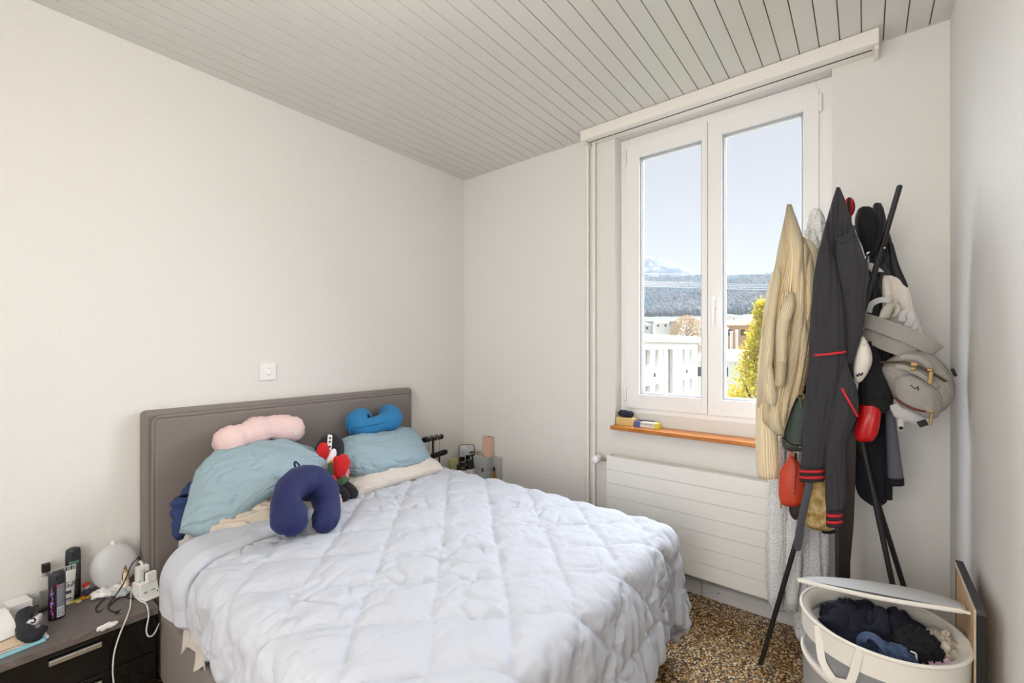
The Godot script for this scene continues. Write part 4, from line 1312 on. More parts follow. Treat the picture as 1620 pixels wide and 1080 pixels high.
func build_corner_table() -> void:
	var py := 0.375
	# jewellery stand
	var o := thing("jewellery_stand", "black velvet two-bar jewellery stand hung with necklaces", "jewellery stand", Vector3(0.1, py, 0.35))
	var a := on_x(670, 696, 0.13)
	var b := on_x(698.5, 690.5, 0.13)
	var velvet := mk(rgb8(20, 19, 22), 0.9, {"sheen": 0.5})
	part("upper_bar", Shape.new().tube([a, b], 0.020, 16), velvet, o)
	var c := on_x(684, 721.5, 0.19)
	var d := on_x(705, 714.5, 0.19)
	part("lower_bar", Shape.new().tube([c, d], 0.020, 16), velvet, o)
	var m := (a + b) / 2
	part("post", Shape.new().tube([Vector3(0.11, py, m.z - 0.02), Vector3(0.11, m.y, m.z - 0.02)], 0.007, 10), M.black, o)
	part("post", Shape.new().tube([Vector3(0.17, py, (c.z + d.z) / 2 - 0.02), Vector3(0.17, c.y, (c.z + d.z) / 2 - 0.02)], 0.007, 10), M.black, o)
	part("base", Shape.new().box(Vector3(0.16, 0.012, 0.2), Vector3(0.13, py + 0.006, m.z - 0.03), 0.004, 2), M.black, o)
	var rng := RandomNumberGenerator.new()
	rng.seed = 3
	for k in 9:
		var p := a.lerp(b, 0.12 + 0.09 * k)
		part("ring", Shape.new().tube(smooth_path([p + Vector3(0.018, 0.010, 0), p + Vector3(0.0, 0.022, 0), p + Vector3(-0.018, 0.010, 0)], 9), 0.003, 6), [M.gold, M.metal, M.white][k % 3], o)
	for k in 5:
		var p := a.lerp(b, 0.2 + 0.15 * k)
		var l := rng.randf_range(0.10, 0.22)
		var q := p + Vector3(0.021, 0, 0)
		part("necklace", Shape.new().tube([q + Vector3(0, 0.004, 0), q + Vector3(0.001, -l * 0.6, 0.004), q + Vector3(0.0, -l, 0.008)], 0.0016, 6), [M.gold, M.metal, M.gold, M.white, M.gold][k], o)
	# table mirror
	var p := Vector3(0.118, py, 0.084)
	o = thing("table_mirror", "small standing mirror with rounded gold frame in room corner", "mirror", p)
	var face := Basis(Vector3.UP, atan2(0.72, 0.69)) * Basis(Vector3.RIGHT, -0.10)
	var w := 0.066
	var hgt := 0.262
	var ring := []
	for k in 49:
		var t := TAU * k / 48.0
		var sx := signf(cos(t)) * pow(absf(cos(t)), 0.32)
		var sy := signf(sin(t)) * pow(absf(sin(t)), 0.22)
		ring.append(p + face * Vector3(sx * w, hgt / 2 + 0.004 + sy * hgt / 2, 0))
	part("frame", Shape.new().tube(ring, 0.0042, 8, false), M.gold, o)
	var pol := PackedVector2Array()
	for k in 48:
		var t := TAU * k / 48.0
		pol.append(Vector2(signf(cos(t)) * pow(absf(cos(t)), 0.32) * w, hgt / 2 + 0.004 + signf(sin(t)) * pow(absf(sin(t)), 0.22) * hgt / 2))
	part("glass", Shape.new().prism(pol, 0.003, Transform3D(face, p)), mk(rgb8(236, 234, 226), 0.03, {"metal": 1.0}), o)
	# case, bag, vial
	p = Vector3(0.258, py, 0.063)
	o = thing("vanity_case", "small silver vanity case with wire handle", "case", p)
	var sil := mk(rgb8(186, 189, 192), 0.4)
	part("lower_half", span(Vector3(0.175, py, 0.022), Vector3(0.342, py + 0.094, 0.104), 0.004, 2), sil, o)
	part("upper_half", span(Vector3(0.175, py + 0.096, 0.022), Vector3(0.342, py + 0.193, 0.104), 0.004, 2), sil, o)
	for x in [0.195, 0.308]:
		part("latch", span(Vector3(x, py + 0.078, 0.104), Vector3(x + 0.02, py + 0.112, 0.109), 0.002), M.line, o)
	for x in [0.176, 0.341]:
		for y in [py + 0.008, py + 0.185]:
			part("corner_cap", Shape.new().ball(Vector3(x, y, 0.103), Vector3(0.006, 0.006, 0.006), 6, 10), M.metal, o)
	part("handle", Shape.new().tube(smooth_path([Vector3(0.225, py + 0.193, 0.075), Vector3(0.228, py + 0.228, 0.079), Vector3(0.258, py + 0.236, 0.08), Vector3(0.288, py + 0.228, 0.079), Vector3(0.292, py + 0.193, 0.075)], 22), 0.0035, 8), M.metal, o)
	part("handle", Shape.new().tube(smooth_path([Vector3(0.225, py + 0.193, 0.06), Vector3(0.228, py + 0.215, 0.062), Vector3(0.258, py + 0.222, 0.063), Vector3(0.288, py + 0.215, 0.062), Vector3(0.292, py + 0.193, 0.06)], 22), 0.0035, 8), M.metal, o)
	p = Vector3(0.315, py + 0.194, 0.038)
	o = thing("gift_box", "tall pale pink cosmetic box standing on the silver case", "box", p)
	var pinkb := mk(rgb8(224, 186, 164), 0.6)
	part("box", Shape.new().box(Vector3(0.088, 0.165, 0.044), p + Vector3(0, 0.083, 0.0), 0.002), pinkb, o)
	part("flap", Shape.new().box(Vector3(0.03, 0.001, 0.03), p + Vector3(0.02, 0.1665, 0.004), 0.0003, 1, Basis(Vector3.BACK, 0.1)), mk(rgb8(110, 84, 70), 0.8), o)
	part("thumb_notch", Shape.new().tube([p + Vector3(-0.012, 0.158, 0.0218), p + Vector3(-0.012, 0.158, 0.0224)], 0.005, 10), mk(rgb8(110, 84, 70), 0.8), o)
	var clear := mk(rgb8(216, 216, 214), 0.3, {"alpha": 0.3})
	o = thing("acrylic_organizer", "clear acrylic organizer box beside the silver case", "organizer", Vector3(0.4, py, 0.03))
	for q in [[Vector3(0.350, py, 0.004), Vector3(0.446, py + 0.2, 0.006)], [Vector3(0.350, py, 0.004), Vector3(0.352, py + 0.2, 0.058)], [Vector3(0.444, py, 0.004), Vector3(0.446, py + 0.2, 0.058)], [Vector3(0.350, py, 0.004), Vector3(0.446, py + 0.003, 0.058)]]:
		part("panel", span(q[0], q[1]), clear, o)
	bottle(Vector3(0.385, py + 0.003, 0.040), 0.0095, 0.082, 0.0085, 0.030, mk(rgb8(178, 112, 40), 0.3), "slim amber vial with black cap inside the clear organizer", false)
	# dark bottles in front of the mirror
	var amber := mk(rgb8(66, 44, 24), 0.2)
	bottle(Vector3(0.19, py, 0.262), 0.016, 0.10, 0.010, 0.05, mk(rgb8(46, 50, 36), 0.3), "thinnest dark dropper bottle, end of the row before the mirror")
	bottle(Vector3(0.19, py, 0.205), 0.031, 0.13, 0.025, 0.03, amber, "amber jar bottle with blank label and wide black lid")
	bottle(Vector3(0.22, py, 0.155), 0.032, 0.137, 0.026, 0.036, M.black, "black lidded bottle with large white label before the mirror")
	var sp := bottle(Vector3(0.225, py, 0.095) + Vector3(-0.02, 0, 0.005), 0.022, 0.13, 0.012, 0.03, mk(rgb8(38, 52, 36), 0.25), "dark green spray bottle with black trigger head")
	part("trigger_head", Shape.new().box(Vector3(0.016, 0.05, 0.024), sp.position + Vector3(0, 0.182, 0), 0.005, 2).box(Vector3(0.012, 0.014, 0.045), sp.position + Vector3(0, 0.198, 0.006), 0.004, 2), M.black, sp)
	var cd := thing("card_box", "pale yellow green carton behind the dark bottles", "box", Vector3(0.08, py, 0.2))
	part("carton", Shape.new().box(Vector3(0.03, 0.165, 0.085), Vector3(0.08, py + 0.083, 0.205), 0.002), mk(rgb8(206, 206, 150), 0.7), cd)
	part("lid", Shape.new().box(Vector3(0.031, 0.003, 0.086), Vector3(0.08, py + 0.167, 0.205), 0.001), mk(rgb8(196, 196, 140), 0.7), cd)

func build_sill_things() -> void:
	var y := 0.955
	var yel := mk(rgb8(222, 186, 104), 0.6)
	var p := Vector3(1.515, y, -0.012)
	for k in 2:
		var o := thing("soap_box", ["yellow cream carton lying on window sill under another one", "upper yellow carton carrying the dark scrunchie on window sill"][k], "box", p + Vector3(0, 0.0265 * k, 0), "yellow cartons on the window sill")
		var bs := Basis(Vector3.UP, -0.06 + 0.1 * k)
		part("carton", Shape.new().box(Vector3(0.125, 0.025, 0.055), p + Vector3(0, 0.0128 + 0.0265 * k, 0), 0.002, 1, bs), mk(rgb8(232, 206, 152), 0.6), o)
		part("side_band", Shape.new().box(Vector3(0.1255, 0.012, 0.0555), p + Vector3(0, 0.0125 + 0.0265 * k, 0), 0.001, 1, bs), yel, o)
	var s := thing("scrunchie", "dark blue black hair scrunchie on the yellow cartons", "scrunchie", p + Vector3(0, 0.053, 0))
	var ring := []
	for k in 33:
		var a := TAU * k / 32
		ring.append(p + Vector3(-0.004 + cos(a) * 0.032, 0.072 + sin(a) * 0.006 + 0.006 * absf(cos(a)), 0.0 + sin(a) * 0.024))
	var sh := Shape.new().tube(ring, 0.019, 14, false)
	var f := noise(1.0, FastNoiseLite.TYPE_SIMPLEX_SMOOTH, 6, 2)
	for k in sh.v.size():
		sh.v[k] += sh.n[k] * 0.010 * f.get_noise_3d(sh.v[k].x * 40, sh.v[k].y * 40, sh.v[k].z * 40)
	part("ruffle", sh, mk(rgb8(34, 38, 56), 0.9), s)
	var o2 := thing("medicine_box", "slim white carton with blue and yellow ends on sill", "box", Vector3(1.66, y, -0.002))
	var b2 := Basis(Vector3.UP, -0.05)
	var c2 := Vector3(1.665, y + 0.0185, -0.004)
	part("carton", Shape.new().box(Vector3(0.155, 0.036, 0.05), c2, 0.002, 1, b2), mk(rgb8(222, 220, 206), 0.6), o2)
	part("blue_end", Shape.new().box(Vector3(0.04, 0.0365, 0.0505), c2 + b2 * Vector3(-0.0578, 0, 0), 0.002, 1, b2), mk(rgb8(86, 98, 166), 0.6), o2)
	part("yellow_end", Shape.new().box(Vector3(0.022, 0.0365, 0.0505), c2 + b2 * Vector3(0.0668, 0, 0), 0.002, 1, b2), mk(rgb8(218, 206, 60), 0.6), o2)
	part("stripe", Shape.new().box(Vector3(0.09, 0.008, 0.0506), c2 + b2 * Vector3(0.006, 0.006, 0), 0.0005, 1, b2), mk(rgb8(178, 178, 190), 0.6), o2)
	tag(obj("pencil", Shape.new().tube([Vector3(1.60, y + 0.041, -0.02), Vector3(1.70, y + 0.041, -0.03)], 0.0035, 8), mk(rgb8(90, 90, 96), 0.5)), "thin grey pencil lying on the slim white carton", "pencil")
	tag(obj("paper_scrap", Shape.new().box(Vector3(0.02, 0.002, 0.016), Vector3(1.585, y + 0.0012, 0.05), 0.0008), M.paper), "small white paper scrap before the cartons on sill", "paper")

# ---------------------------------------------------------------- coat stand and what hangs on it
# hanging cloth: each level is [py, left px, right px, z, half depth]; points are found on the level's own depth plane
func drape(levels: Array, o := {}) -> Shape:
	var rows: int = o.get("rows", 60)
	var cols: int = o.get("cols", 64)
	var amp: float = o.get("amp", 0.014)
	var f := noise(1.0, FastNoiseLite.TYPE_SIMPLEX_SMOOTH, o.get("seed", 1), 2)
	var freq: float = o.get("freq", 5.0)
	var drop: float = o.get("drop", 1.1)
	var flat: float = o.get("flat", 0.8)
	var lv := []
	for l in levels:
		var a := on_z(l[1], l[0], l[3])
		var b := on_z(l[2], l[0], l[3])
		lv.append([a, b, float(l[4])])
	var le := []
	var re := []
	var de := []
	for q in lv:
		le.append(q[0])
		re.append(q[1])
		de.append(q[2])
	var y0: float = lv[0][0].y
	var y1: float = lv[-1][0].y
	# levels spread evenly by height
	var hs := []
	for q in lv:
		hs.append((q[0].y - y0) / (y1 - y0))
	var rings := []
	for i in rows + 1:
		var s := float(i) / rows
		var k := 0
		while k < hs.size() - 2 and hs[k + 1] < s:
			k += 1
		var t := (k + clampf((s - hs[k]) / maxf(1e-5, hs[k + 1] - hs[k]), 0, 1)) / (hs.size() - 1)
		var a: Vector3 = catmull(le, t)
		var b: Vector3 = catmull(re, t)
		var d: float = maxf(0.003, catmull(de, t))
		var c := (a + b) / 2
		var hw := maxf(0.002, (b.x - a.x) / 2)
		var tilt := (b.y - a.y) / 2
		var ring := PackedVector3Array()
		for j in cols + 1:
			var ph := TAU * j / cols
			var cx := signf(cos(ph)) * pow(absf(cos(ph)), flat)
			var sx := signf(sin(ph)) * pow(absf(sin(ph)), flat)
			var q := cx * hw
			var y := c.y + tilt * cx
			var face := 1.0 if sin(ph) > 0 else -1.0
			var n := f.get_noise_3d(q * freq * 4.0 + 20.0 * face, y * drop, d * 3.0)
			var n2 := f.get_noise_3d(q * freq * 9.0 + 40.0 * face, y * drop * 1.8, 7.0)
			var fold := amp * (n * 1.2 - 1.3 * pow(1.0 - minf(1.0, absf(n2) * 2.6), 2.0))
			var grow := minf(1.0, hw / 0.07) * (1.0 if i > 0 else 0.3)
			fold *= grow
			ring.append(Vector3(c.x + q + cx * absf(sx) * fold * 0.3, y, c.z + sx * d + absf(sx) * face * fold))
		ring[cols] = ring[0]
		rings.append(ring)
	var sh := Shape.new().loft(rings)
	return sh

func rope(pts: Array, z) -> Array:
	var o := []
	for k in pts.size():
		o.append(on_z(pts[k][0], pts[k][1], pts[k][2] if pts[k].size() > 2 else z))
	return o

# a strap: flat band along a path
func band(path: Array, width: float, thick: float, cnt := 24, face := Vector3(0, 0, 1), twist := 0.0) -> Shape:
	var p := smooth_path(path, cnt)
	var rings := []
	for i in cnt:
		var t: Vector3 = (p[mini(i + 1, cnt - 1)] - p[maxi(i - 1, 0)]).normalized()
		var n := (face - t * face.dot(t)).normalized()
		n = n.rotated(t, twist * i / cnt)
		var s := t.cross(n)
		var r := PackedVector3Array()
		for q in [[-1, -1], [-0.96, 1], [0.96, 1], [1, -1], [-1, -1]]:
			r.append(p[i] + s * (q[0] * width / 2) + n * (q[1] * thick / 2))
		rings.append(r)
	return Shape.new().loft(rings)

func stripe_bump(n: int) -> ImageTexture:
	var im := Image.create(32 * n, 8, false, Image.FORMAT_L8)
	for x in 32 * n:
		var v := pow(absf(sin(PI * x / 32.0)), 0.7)
		for y in 8:
			im.set_pixel(x, y, Color(v, v, v))
	return ImageTexture.create_from_image(im)

func build_rack() -> void:
	var wood := mk(rgb8(26, 26, 28), 0.5)
	var floor_of := func(x: float, z: float) -> Vector3: return Vector3(x, 0.0, z)
	var st := thing("coat_stand", "black coat stand of crossed poles loaded with clothes and bags", "coat stand", Vector3(2.70, 0, 0.40))
	var poles := [
		[floor_of.call(2.383, 0.446), on_z(1423, 295, 0.47)],
		[floor_of.call(2.941, 0.490), on_z(1290, 352, 0.285)],
		[floor_of.call(3.007, 0.260), on_z(1249, 345, 0.46)],
		[floor_of.call(2.546, 0.20), on_z(1385, 338, 0.36)],
		[floor_of.call(2.68, 0.62), on_z(1326, 312, 0.54)],
		[floor_of.call(2.70, 0.25), on_z(1343, 330, 0.315)]]
	for q in poles:
		part("pole", Shape.new().tube([q[0], q[0].lerp(q[1], 0.5), q[1]], 0.0098, 14), wood, st)
	part("hub", Shape.new().ball(Vector3(2.70, 1.42, 0.40), Vector3(0.02, 0.02, 0.02), 10, 14), wood, st)
	part("bolt", Shape.new().ball(on_z(1399, 392, 0.478), Vector3(0.005, 0.005, 0.004), 8, 10), M.metal, st)

	# grey speckled fleece robe
	var fr := ramp([[0.0, rgb8(60, 62, 66)], [0.24, rgb8(120, 122, 126)], [0.36, rgb8(236, 238, 240)], [1.0, rgb8(252, 252, 252)]])
	var fleece := mk(Color.WHITE, 0.95, {"tex": noise_tex(noise(0.10, FastNoiseLite.TYPE_SIMPLEX_SMOOTH, 41, 2), 512, fr), "tri": 3.6, "bump": T.weave, "cm": 0.5, "sheen": 0.4})
	var rb := thing("fleece_robe", "long speckled grey fleece robe hanging behind the beige cardigan", "robe", on_z(1275, 700, 0.26))
	var body := drape([[331, 1285, 1297, 0.29, 0.02], [340, 1280, 1302, 0.285, 0.03], [365, 1273, 1309, 0.275, 0.05], [400, 1268, 1314, 0.265, 0.06], [480, 1258, 1318, 0.255, 0.07], [600, 1240, 1318, 0.25, 0.075], [700, 1222, 1314, 0.25, 0.075], [780, 1216, 1312, 0.25, 0.07], [860, 1213, 1314, 0.25, 0.07], [920, 1213, 1310, 0.25, 0.065], [952, 1217, 1292, 0.25, 0.055], [964, 1228, 1276, 0.25, 0.03]], {"rows": 150, "cols": 150, "amp": 0.024, "seed": 8, "freq": 2.6})
	fuzz(body, 0.006, 3)
	part("body", body, fleece, rb)
	var sl := drape([[690, 1218, 1240, 0.34, 0.02], [760, 1216, 1244, 0.345, 0.03], [840, 1214, 1246, 0.35, 0.034], [930, 1216, 1240, 0.345, 0.03], [954, 1222, 1236, 0.34, 0.015]], {"rows": 70, "cols": 50, "amp": 0.008, "seed": 9})
	fuzz(sl, 0.005, 4)
	part("front_edge", sl, fleece, rb)
	var sl2 := drape([[780, 1244, 1262, 0.33, 0.02], [860, 1242, 1270, 0.34, 0.034], [940, 1243, 1264, 0.34, 0.03], [962, 1248, 1260, 0.335, 0.012]], {"rows": 60, "cols": 50, "amp": 0.008, "seed": 19})
	fuzz(sl2, 0.005, 5)
	part("sleeve", sl2, fleece, rb)
	var hem := drape([[900, 1252, 1296, 0.20, 0.04], [960, 1255, 1300, 0.20, 0.045], [1000, 1258, 1296, 0.20, 0.04], [1012, 1264, 1290, 0.20, 0.02]], {"rows": 40, "cols": 60, "amp": 0.012, "seed": 29})
	fuzz(hem, 0.005, 6)
	part("long_hem", hem, fleece, rb)

	# beige ribbed cardigan
	var rib := stripe_bump(4)
	var knit := mk(rgb8(250, 232, 194), 0.9, {"bump": rib, "cm": 0.35, "scale": Vector3(26, 1, 1), "sheen": 0.3})
	var knit2 := mk(rgb8(250, 232, 194), 0.9, {"bump": rib, "cm": 0.3, "scale": Vector3(9, 1, 1), "sheen": 0.3})
	var cg := thing("cardigan", "beige ribbed knit cardigan hanging in front of the window", "cardigan", on_z(1245, 550, 0.46))
	part("body", drape([[324, 1245, 1253, 0.462, 0.016], [334, 1243, 1256, 0.46, 0.018], [350, 1240, 1262, 0.46, 0.03], [375, 1235, 1271, 0.46, 0.045], [400, 1230, 1283, 0.455, 0.055], [440, 1221, 1290, 0.45, 0.06], [480, 1213, 1293, 0.45, 0.065], [520, 1207, 1290, 0.45, 0.065], [560, 1203, 1284, 0.45, 0.065], [600, 1199, 1277, 0.45, 0.065], [640, 1197, 1265, 0.455, 0.06], [665, 1205, 1254, 0.46, 0.05], [684, 1224, 1246, 0.47, 0.03], [690, 1234, 1243, 0.475, 0.01]], {"rows": 110, "cols": 120, "amp": 0.032, "seed": 3, "freq": 2.6, "drop": 0.8}), knit, cg)
	part("back_panel", drape([[430, 1222, 1226, 0.44, 0.01], [470, 1212, 1228, 0.44, 0.03], [560, 1201, 1226, 0.44, 0.03], [620, 1197, 1226, 0.44, 0.03], [680, 1195, 1230, 0.445, 0.028], [730, 1196, 1232, 0.45, 0.026], [752, 1199, 1231, 0.45, 0.022], [757, 1201, 1230, 0.45, 0.014]], {"rows": 70, "cols": 60, "amp": 0.006, "seed": 5}), knit2, cg)
	part("shoulder", drape([[376, 1266, 1274, 0.42, 0.02], [388, 1268, 1290, 0.415, 0.03], [420, 1272, 1296, 0.41, 0.035], [460, 1278, 1298, 0.41, 0.03], [480, 1284, 1296, 0.41, 0.015]], {"rows": 40, "cols": 50, "amp": 0.006, "seed": 6}), knit2, cg)
	part("front_edge", drape([[405, 1229, 1232, 0.495, 0.004], [440, 1222, 1236, 0.505, 0.012], [500, 1212, 1228, 0.515, 0.018], [560, 1206, 1224, 0.52, 0.02], [600, 1204, 1218, 0.525, 0.02], [622, 1205, 1212, 0.525, 0.012]], {"rows": 60, "cols": 40, "amp": 0.006, "seed": 15}), knit2, cg)
	part("sleeve", drape([[462, 1248, 1256, 0.505, 0.008], [474, 1242, 1258, 0.52, 0.018], [492, 1234, 1256, 0.532, 0.022], [515, 1229, 1249, 0.54, 0.022], [545, 1228, 1246, 0.545, 0.022], [576, 1228, 1245, 0.546, 0.022]], {"rows": 60, "cols": 60, "amp": 0.010, "seed": 71, "freq": 4.0}), knit2, cg)
	part("hem_flap", drape([[560, 1212, 1220, 0.525, 0.008], [590, 1207, 1224, 0.53, 0.016], [615, 1206, 1228, 0.532, 0.018], [632, 1210, 1229, 0.532, 0.014], [642, 1216, 1226, 0.53, 0.006]], {"rows": 40, "cols": 40, "amp": 0.010, "seed": 72, "freq": 4.0}), knit2, cg)
	part("cuff", drape([[572, 1228, 1245, 0.545, 0.022], [590, 1227, 1244, 0.547, 0.022], [606, 1226, 1242, 0.548, 0.022], [611, 1227, 1240, 0.548, 0.019]], {"rows": 20, "cols": 40, "amp": 0.002, "seed": 7}), mk(rgb8(234, 214, 174), 0.9, {"bump": rib, "cm": 0.4, "scale": Vector3(7, 1, 1)}), cg)
	part("belt_fold", plump(rope([[1256, 488, 0.525], [1247, 500, 0.53], [1238, 512, 0.53], [1244, 530, 0.525]], 0.52), [0.008, 0.013, 0.015, 0.008], 24, 16, 0.003, 17), knit2, cg)

	# black lining seen between cardigan and sweatshirt, with a leopard strip
	var dark := mk(rgb8(17, 17, 20), 0.9)
	var ds := thing("dark_garment", "black garment showing as a strip between cardigan and charcoal sweatshirt", "garment", on_z(1272, 600, 0.40))
	part("body", drape([[470, 1282, 1318, 0.40, 0.02], [490, 1276, 1316, 0.40, 0.04], [560, 1266, 1310, 0.40, 0.04], [620, 1256, 1300, 0.40, 0.04], [650, 1252, 1290, 0.40, 0.03]], {"rows": 40, "cols": 40, "amp": 0.006, "seed": 16}), dark, ds)
	var leo := ramp([[0.0, rgb8(24, 18, 14)], [0.45, rgb8(34, 24, 18)], [0.55, rgb8(168, 118, 76)], [1.0, rgb8(190, 140, 96)]])
	part("leopard_strip", drape([[540, 1277, 1283, 0.452, 0.01], [580, 1273, 1281, 0.455, 0.012], [612, 1270, 1279, 0.457, 0.01]], {"rows": 24, "cols": 24, "amp": 0.002}), mk(Color.WHITE, 0.8, {"tex": noise_tex(noise(0.06, FastNoiseLite.TYPE_CELLULAR, 4, 1), 256, leo), "tri": 8.0}), ds)

	# charcoal sweatshirt with red trim
	var chm := ramp([[0.0, rgb8(36, 35, 40)], [0.5, rgb8(50, 49, 54)], [1.0, rgb8(68, 67, 72)]])
	var char_m := mk(Color.WHITE, 0.9, {"tex": noise_tex(noise(0.22, FastNoiseLite.TYPE_SIMPLEX_SMOOTH, 43, 2), 512, chm), "tri": 4.0, "sheen": 0.12})
	var red := mk(rgb8(198, 32, 42), 0.7)
	var ribd := mk(rgb8(44, 34, 38), 0.9)
	var cs := thing("sweatshirt", "charcoal sweatshirt with red piping and red striped cuffs", "sweatshirt", on_z(1320, 560, 0.55))
	part("body", drape([[297, 1323, 1329, 0.545, 0.012], [306, 1320, 1333, 0.545, 0.02], [325, 1314, 1340, 0.545, 0.03], [350, 1307, 1347, 0.545, 0.04], [380, 1299, 1357, 0.54, 0.05], [410, 1292, 1369, 0.535, 0.055], [430, 1289, 1373, 0.535, 0.055], [470, 1285, 1369, 0.535, 0.06], [520, 1281, 1364, 0.535, 0.06], [570, 1279, 1354, 0.535, 0.06], [610, 1278, 1350, 0.535, 0.055], [650, 1276, 1345, 0.53, 0.05], [690, 1278, 1338, 0.53, 0.035], [705, 1290, 1330, 0.53, 0.015]], {"rows": 110, "cols": 110, "amp": 0.024, "seed": 12, "freq": 2.4, "drop": 0.7}), char_m, cs)
	part("hood_panel", drape([[366, 1348, 1353, 0.59, 0.01], [374, 1332, 1356, 0.60, 0.018], [384, 1325, 1360, 0.605, 0.024], [410, 1325, 1369, 0.605, 0.03], [425, 1327, 1374, 0.60, 0.03], [470, 1334, 1370, 0.595, 0.03], [520, 1338, 1366, 0.59, 0.028], [560, 1338, 1354, 0.585, 0.02], [575, 1340, 1348, 0.58, 0.008]], {"rows": 60, "cols": 60, "amp": 0.007, "seed": 22, "freq": 4.0}), char_m, cs)
	part("hood_edge", Shape.new().tube(smooth_path(rope([[1323, 378, 0.618], [1332, 383, 0.626], [1342, 379, 0.626], [1349, 368, 0.615], [1351, 358, 0.60]], 0.6), 26), 0.0055, 10), char_m, cs)
	part("sleeve", drape([[372, 1304, 1309, 0.565, 0.004], [400, 1295, 1318, 0.575, 0.012], [440, 1287, 1329, 0.585, 0.024], [500, 1283, 1337, 0.60, 0.034], [560, 1280, 1338, 0.605, 0.038], [620, 1275, 1330, 0.605, 0.038], [680, 1271, 1314, 0.60, 0.036], [720, 1268, 1306, 0.60, 0.034], [738, 1266, 1304, 0.60, 0.032]], {"rows": 80, "cols": 70, "amp": 0.008, "seed": 13, "freq": 2.6}), char_m, cs)
	part("sleeve", drape([[560, 1335, 1339, 0.59, 0.004], [585, 1327, 1344, 0.60, 0.02], [615, 1320, 1356, 0.605, 0.032], [650, 1312, 1358, 0.61, 0.036], [672, 1306, 1350, 0.61, 0.034], [700, 1304, 1338, 0.605, 0.032], [750, 1305, 1338, 0.60, 0.032], [785, 1305, 1339, 0.60, 0.03], [806, 1307, 1333, 0.60, 0.028]], {"rows": 80, "cols": 70, "amp": 0.009, "seed": 14, "freq": 2.6}), char_m, cs)
	for c in [[1265, 1304.5, 736, 760, 0.60, 0.034], [1307, 1333.5, 805, 831, 0.60, 0.030]]:
		for k in 5:
			var ya: float = lerpf(c[2], c[3], k / 5.0)
			var yb: float = lerpf(c[2], c[3], (k + 1) / 5.0)
			part("cuff", drape([[ya, c[0], c[1], c[4], c[5]], [(ya + yb) / 2, c[0] - 0.5, c[1] + 0.4, c[4], c[5] + 0.001], [yb, c[0], c[1], c[4], c[5]]], {"rows": 4, "cols": 48, "amp": 0.002, "seed": 15}), red if k % 2 == 1 else ribd, cs)
	part("piping", band(rope([[1286, 562, 0.634], [1300, 561, 0.647], [1315, 559.5, 0.650], [1330, 557.5, 0.644], [1338, 556, 0.628]], 0.6), 0.009, 0.004, 20), red, cs)
	part("piping", band(rope([[1332, 614, 0.638], [1338, 626, 0.646], [1347, 641, 0.648], [1357, 659, 0.632]], 0.6), 0.008, 0.004, 20), red, cs)

	# striped hat, black fleece cap
	var ht := thing("striped_hat", "small red and black striped knit hat peeking over the sweatshirt", "hat", on_z(1343, 325, 0.32))
	var hc := on_z(1343, 328, 0.32)
	for k in 7:
		var s := Shape.new().ball(hc, Vector3(0.022, 0.044, 0.03), 16, 28)
		var cut := Shape.new()
		var p := PackedVector3Array()
		for i in 17:
			for j in 5:
				var a := PI * i / 16.0
				var b := -0.6 + (k + j / 4.0) * (PI + 1.2) / 7.0
				p.append(hc + Vector3(sin(a) * cos(b) * 0.022, cos(a) * 0.044, sin(a) * sin(b) * 0.03))
		cut.patch(p, 17, 5, {"out": false, "face": Vector3(cos(-0.6 + (k + 0.5) * (PI + 1.2) / 7.0), 0, sin(-0.6 + (k + 0.5) * (PI + 1.2) / 7.0))})
		part("stripe", cut, mk(rgb8(188, 24, 40), 0.9) if k % 2 == 0 else mk(rgb8(34, 22, 26), 0.9), ht)
	var furry := mk(rgb8(11, 11, 14), 0.95, {"sheen": 0.1})
	var cap := thing("fleece_hood", "black fleece hood hanging between sweatshirt and bare pole", "hood", on_z(1370, 365, 0.47))
	var cp := drape([[328, 1362, 1378, 0.48, 0.02], [334, 1356, 1384, 0.48, 0.04], [350, 1352, 1390, 0.48, 0.055], [370, 1355, 1391, 0.48, 0.05], [390, 1364, 1388, 0.48, 0.035], [404, 1368, 1381, 0.48, 0.015]], {"rows": 50, "cols": 60, "amp": 0.006, "seed": 31})
	part("hood", cp, furry, cap)
	part("rolled_edge", Shape.new().tube(smooth_path(rope([[1376, 332, 0.50], [1388, 348, 0.515], [1391, 370, 0.52], [1385, 390, 0.515], [1376, 402, 0.50]], 0.5), 24), 0.008, 10), furry, cap)
	part("tag", Shape.new().box(Vector3(0.012, 0.006, 0.003), on_z(1373, 400, 0.53), 0.001, 1, Basis(Vector3.BACK, 0.7)), M.paper, cap)

	# black and off-white jacket
	var nyl := mk(rgb8(15, 16, 22), 0.6)
	var jk := thing("jacket", "black jacket with off-white lower body hanging on the wall side", "jacket", on_z(1410, 420, 0.34))
	part("body", drape([[322, 1383, 1394, 0.36, 0.015], [330, 1379, 1398, 0.355, 0.025], [355, 1376, 1404, 0.35, 0.04], [395, 1373, 1415, 0.345, 0.05], [430, 1371, 1426, 0.34, 0.05], [455, 1371, 1432, 0.34, 0.05], [480, 1371, 1430, 0.34, 0.045], [530, 1368, 1420, 0.34, 0.045], [600, 1362, 1412, 0.335, 0.04], [640, 1362, 1408, 0.335, 0.03]], {"rows": 80, "cols": 70, "amp": 0.010, "seed": 33}), nyl, jk)
	part("flap", drape([[385, 1405, 1413, 0.385, 0.01], [420, 1408, 1423, 0.385, 0.015], [450, 1414, 1436, 0.38, 0.018], [470, 1424, 1441, 0.375, 0.014], [490, 1437, 1443, 0.37, 0.008], [505, 1442, 1445, 0.37, 0.004]], {"rows": 40, "cols": 30, "amp": 0.004, "seed": 34}), nyl, jk)
	var offw := mk(rgb8(226, 218, 208), 0.85, {"bump": T.soft, "cm": 0.2, "tri": 4.0})
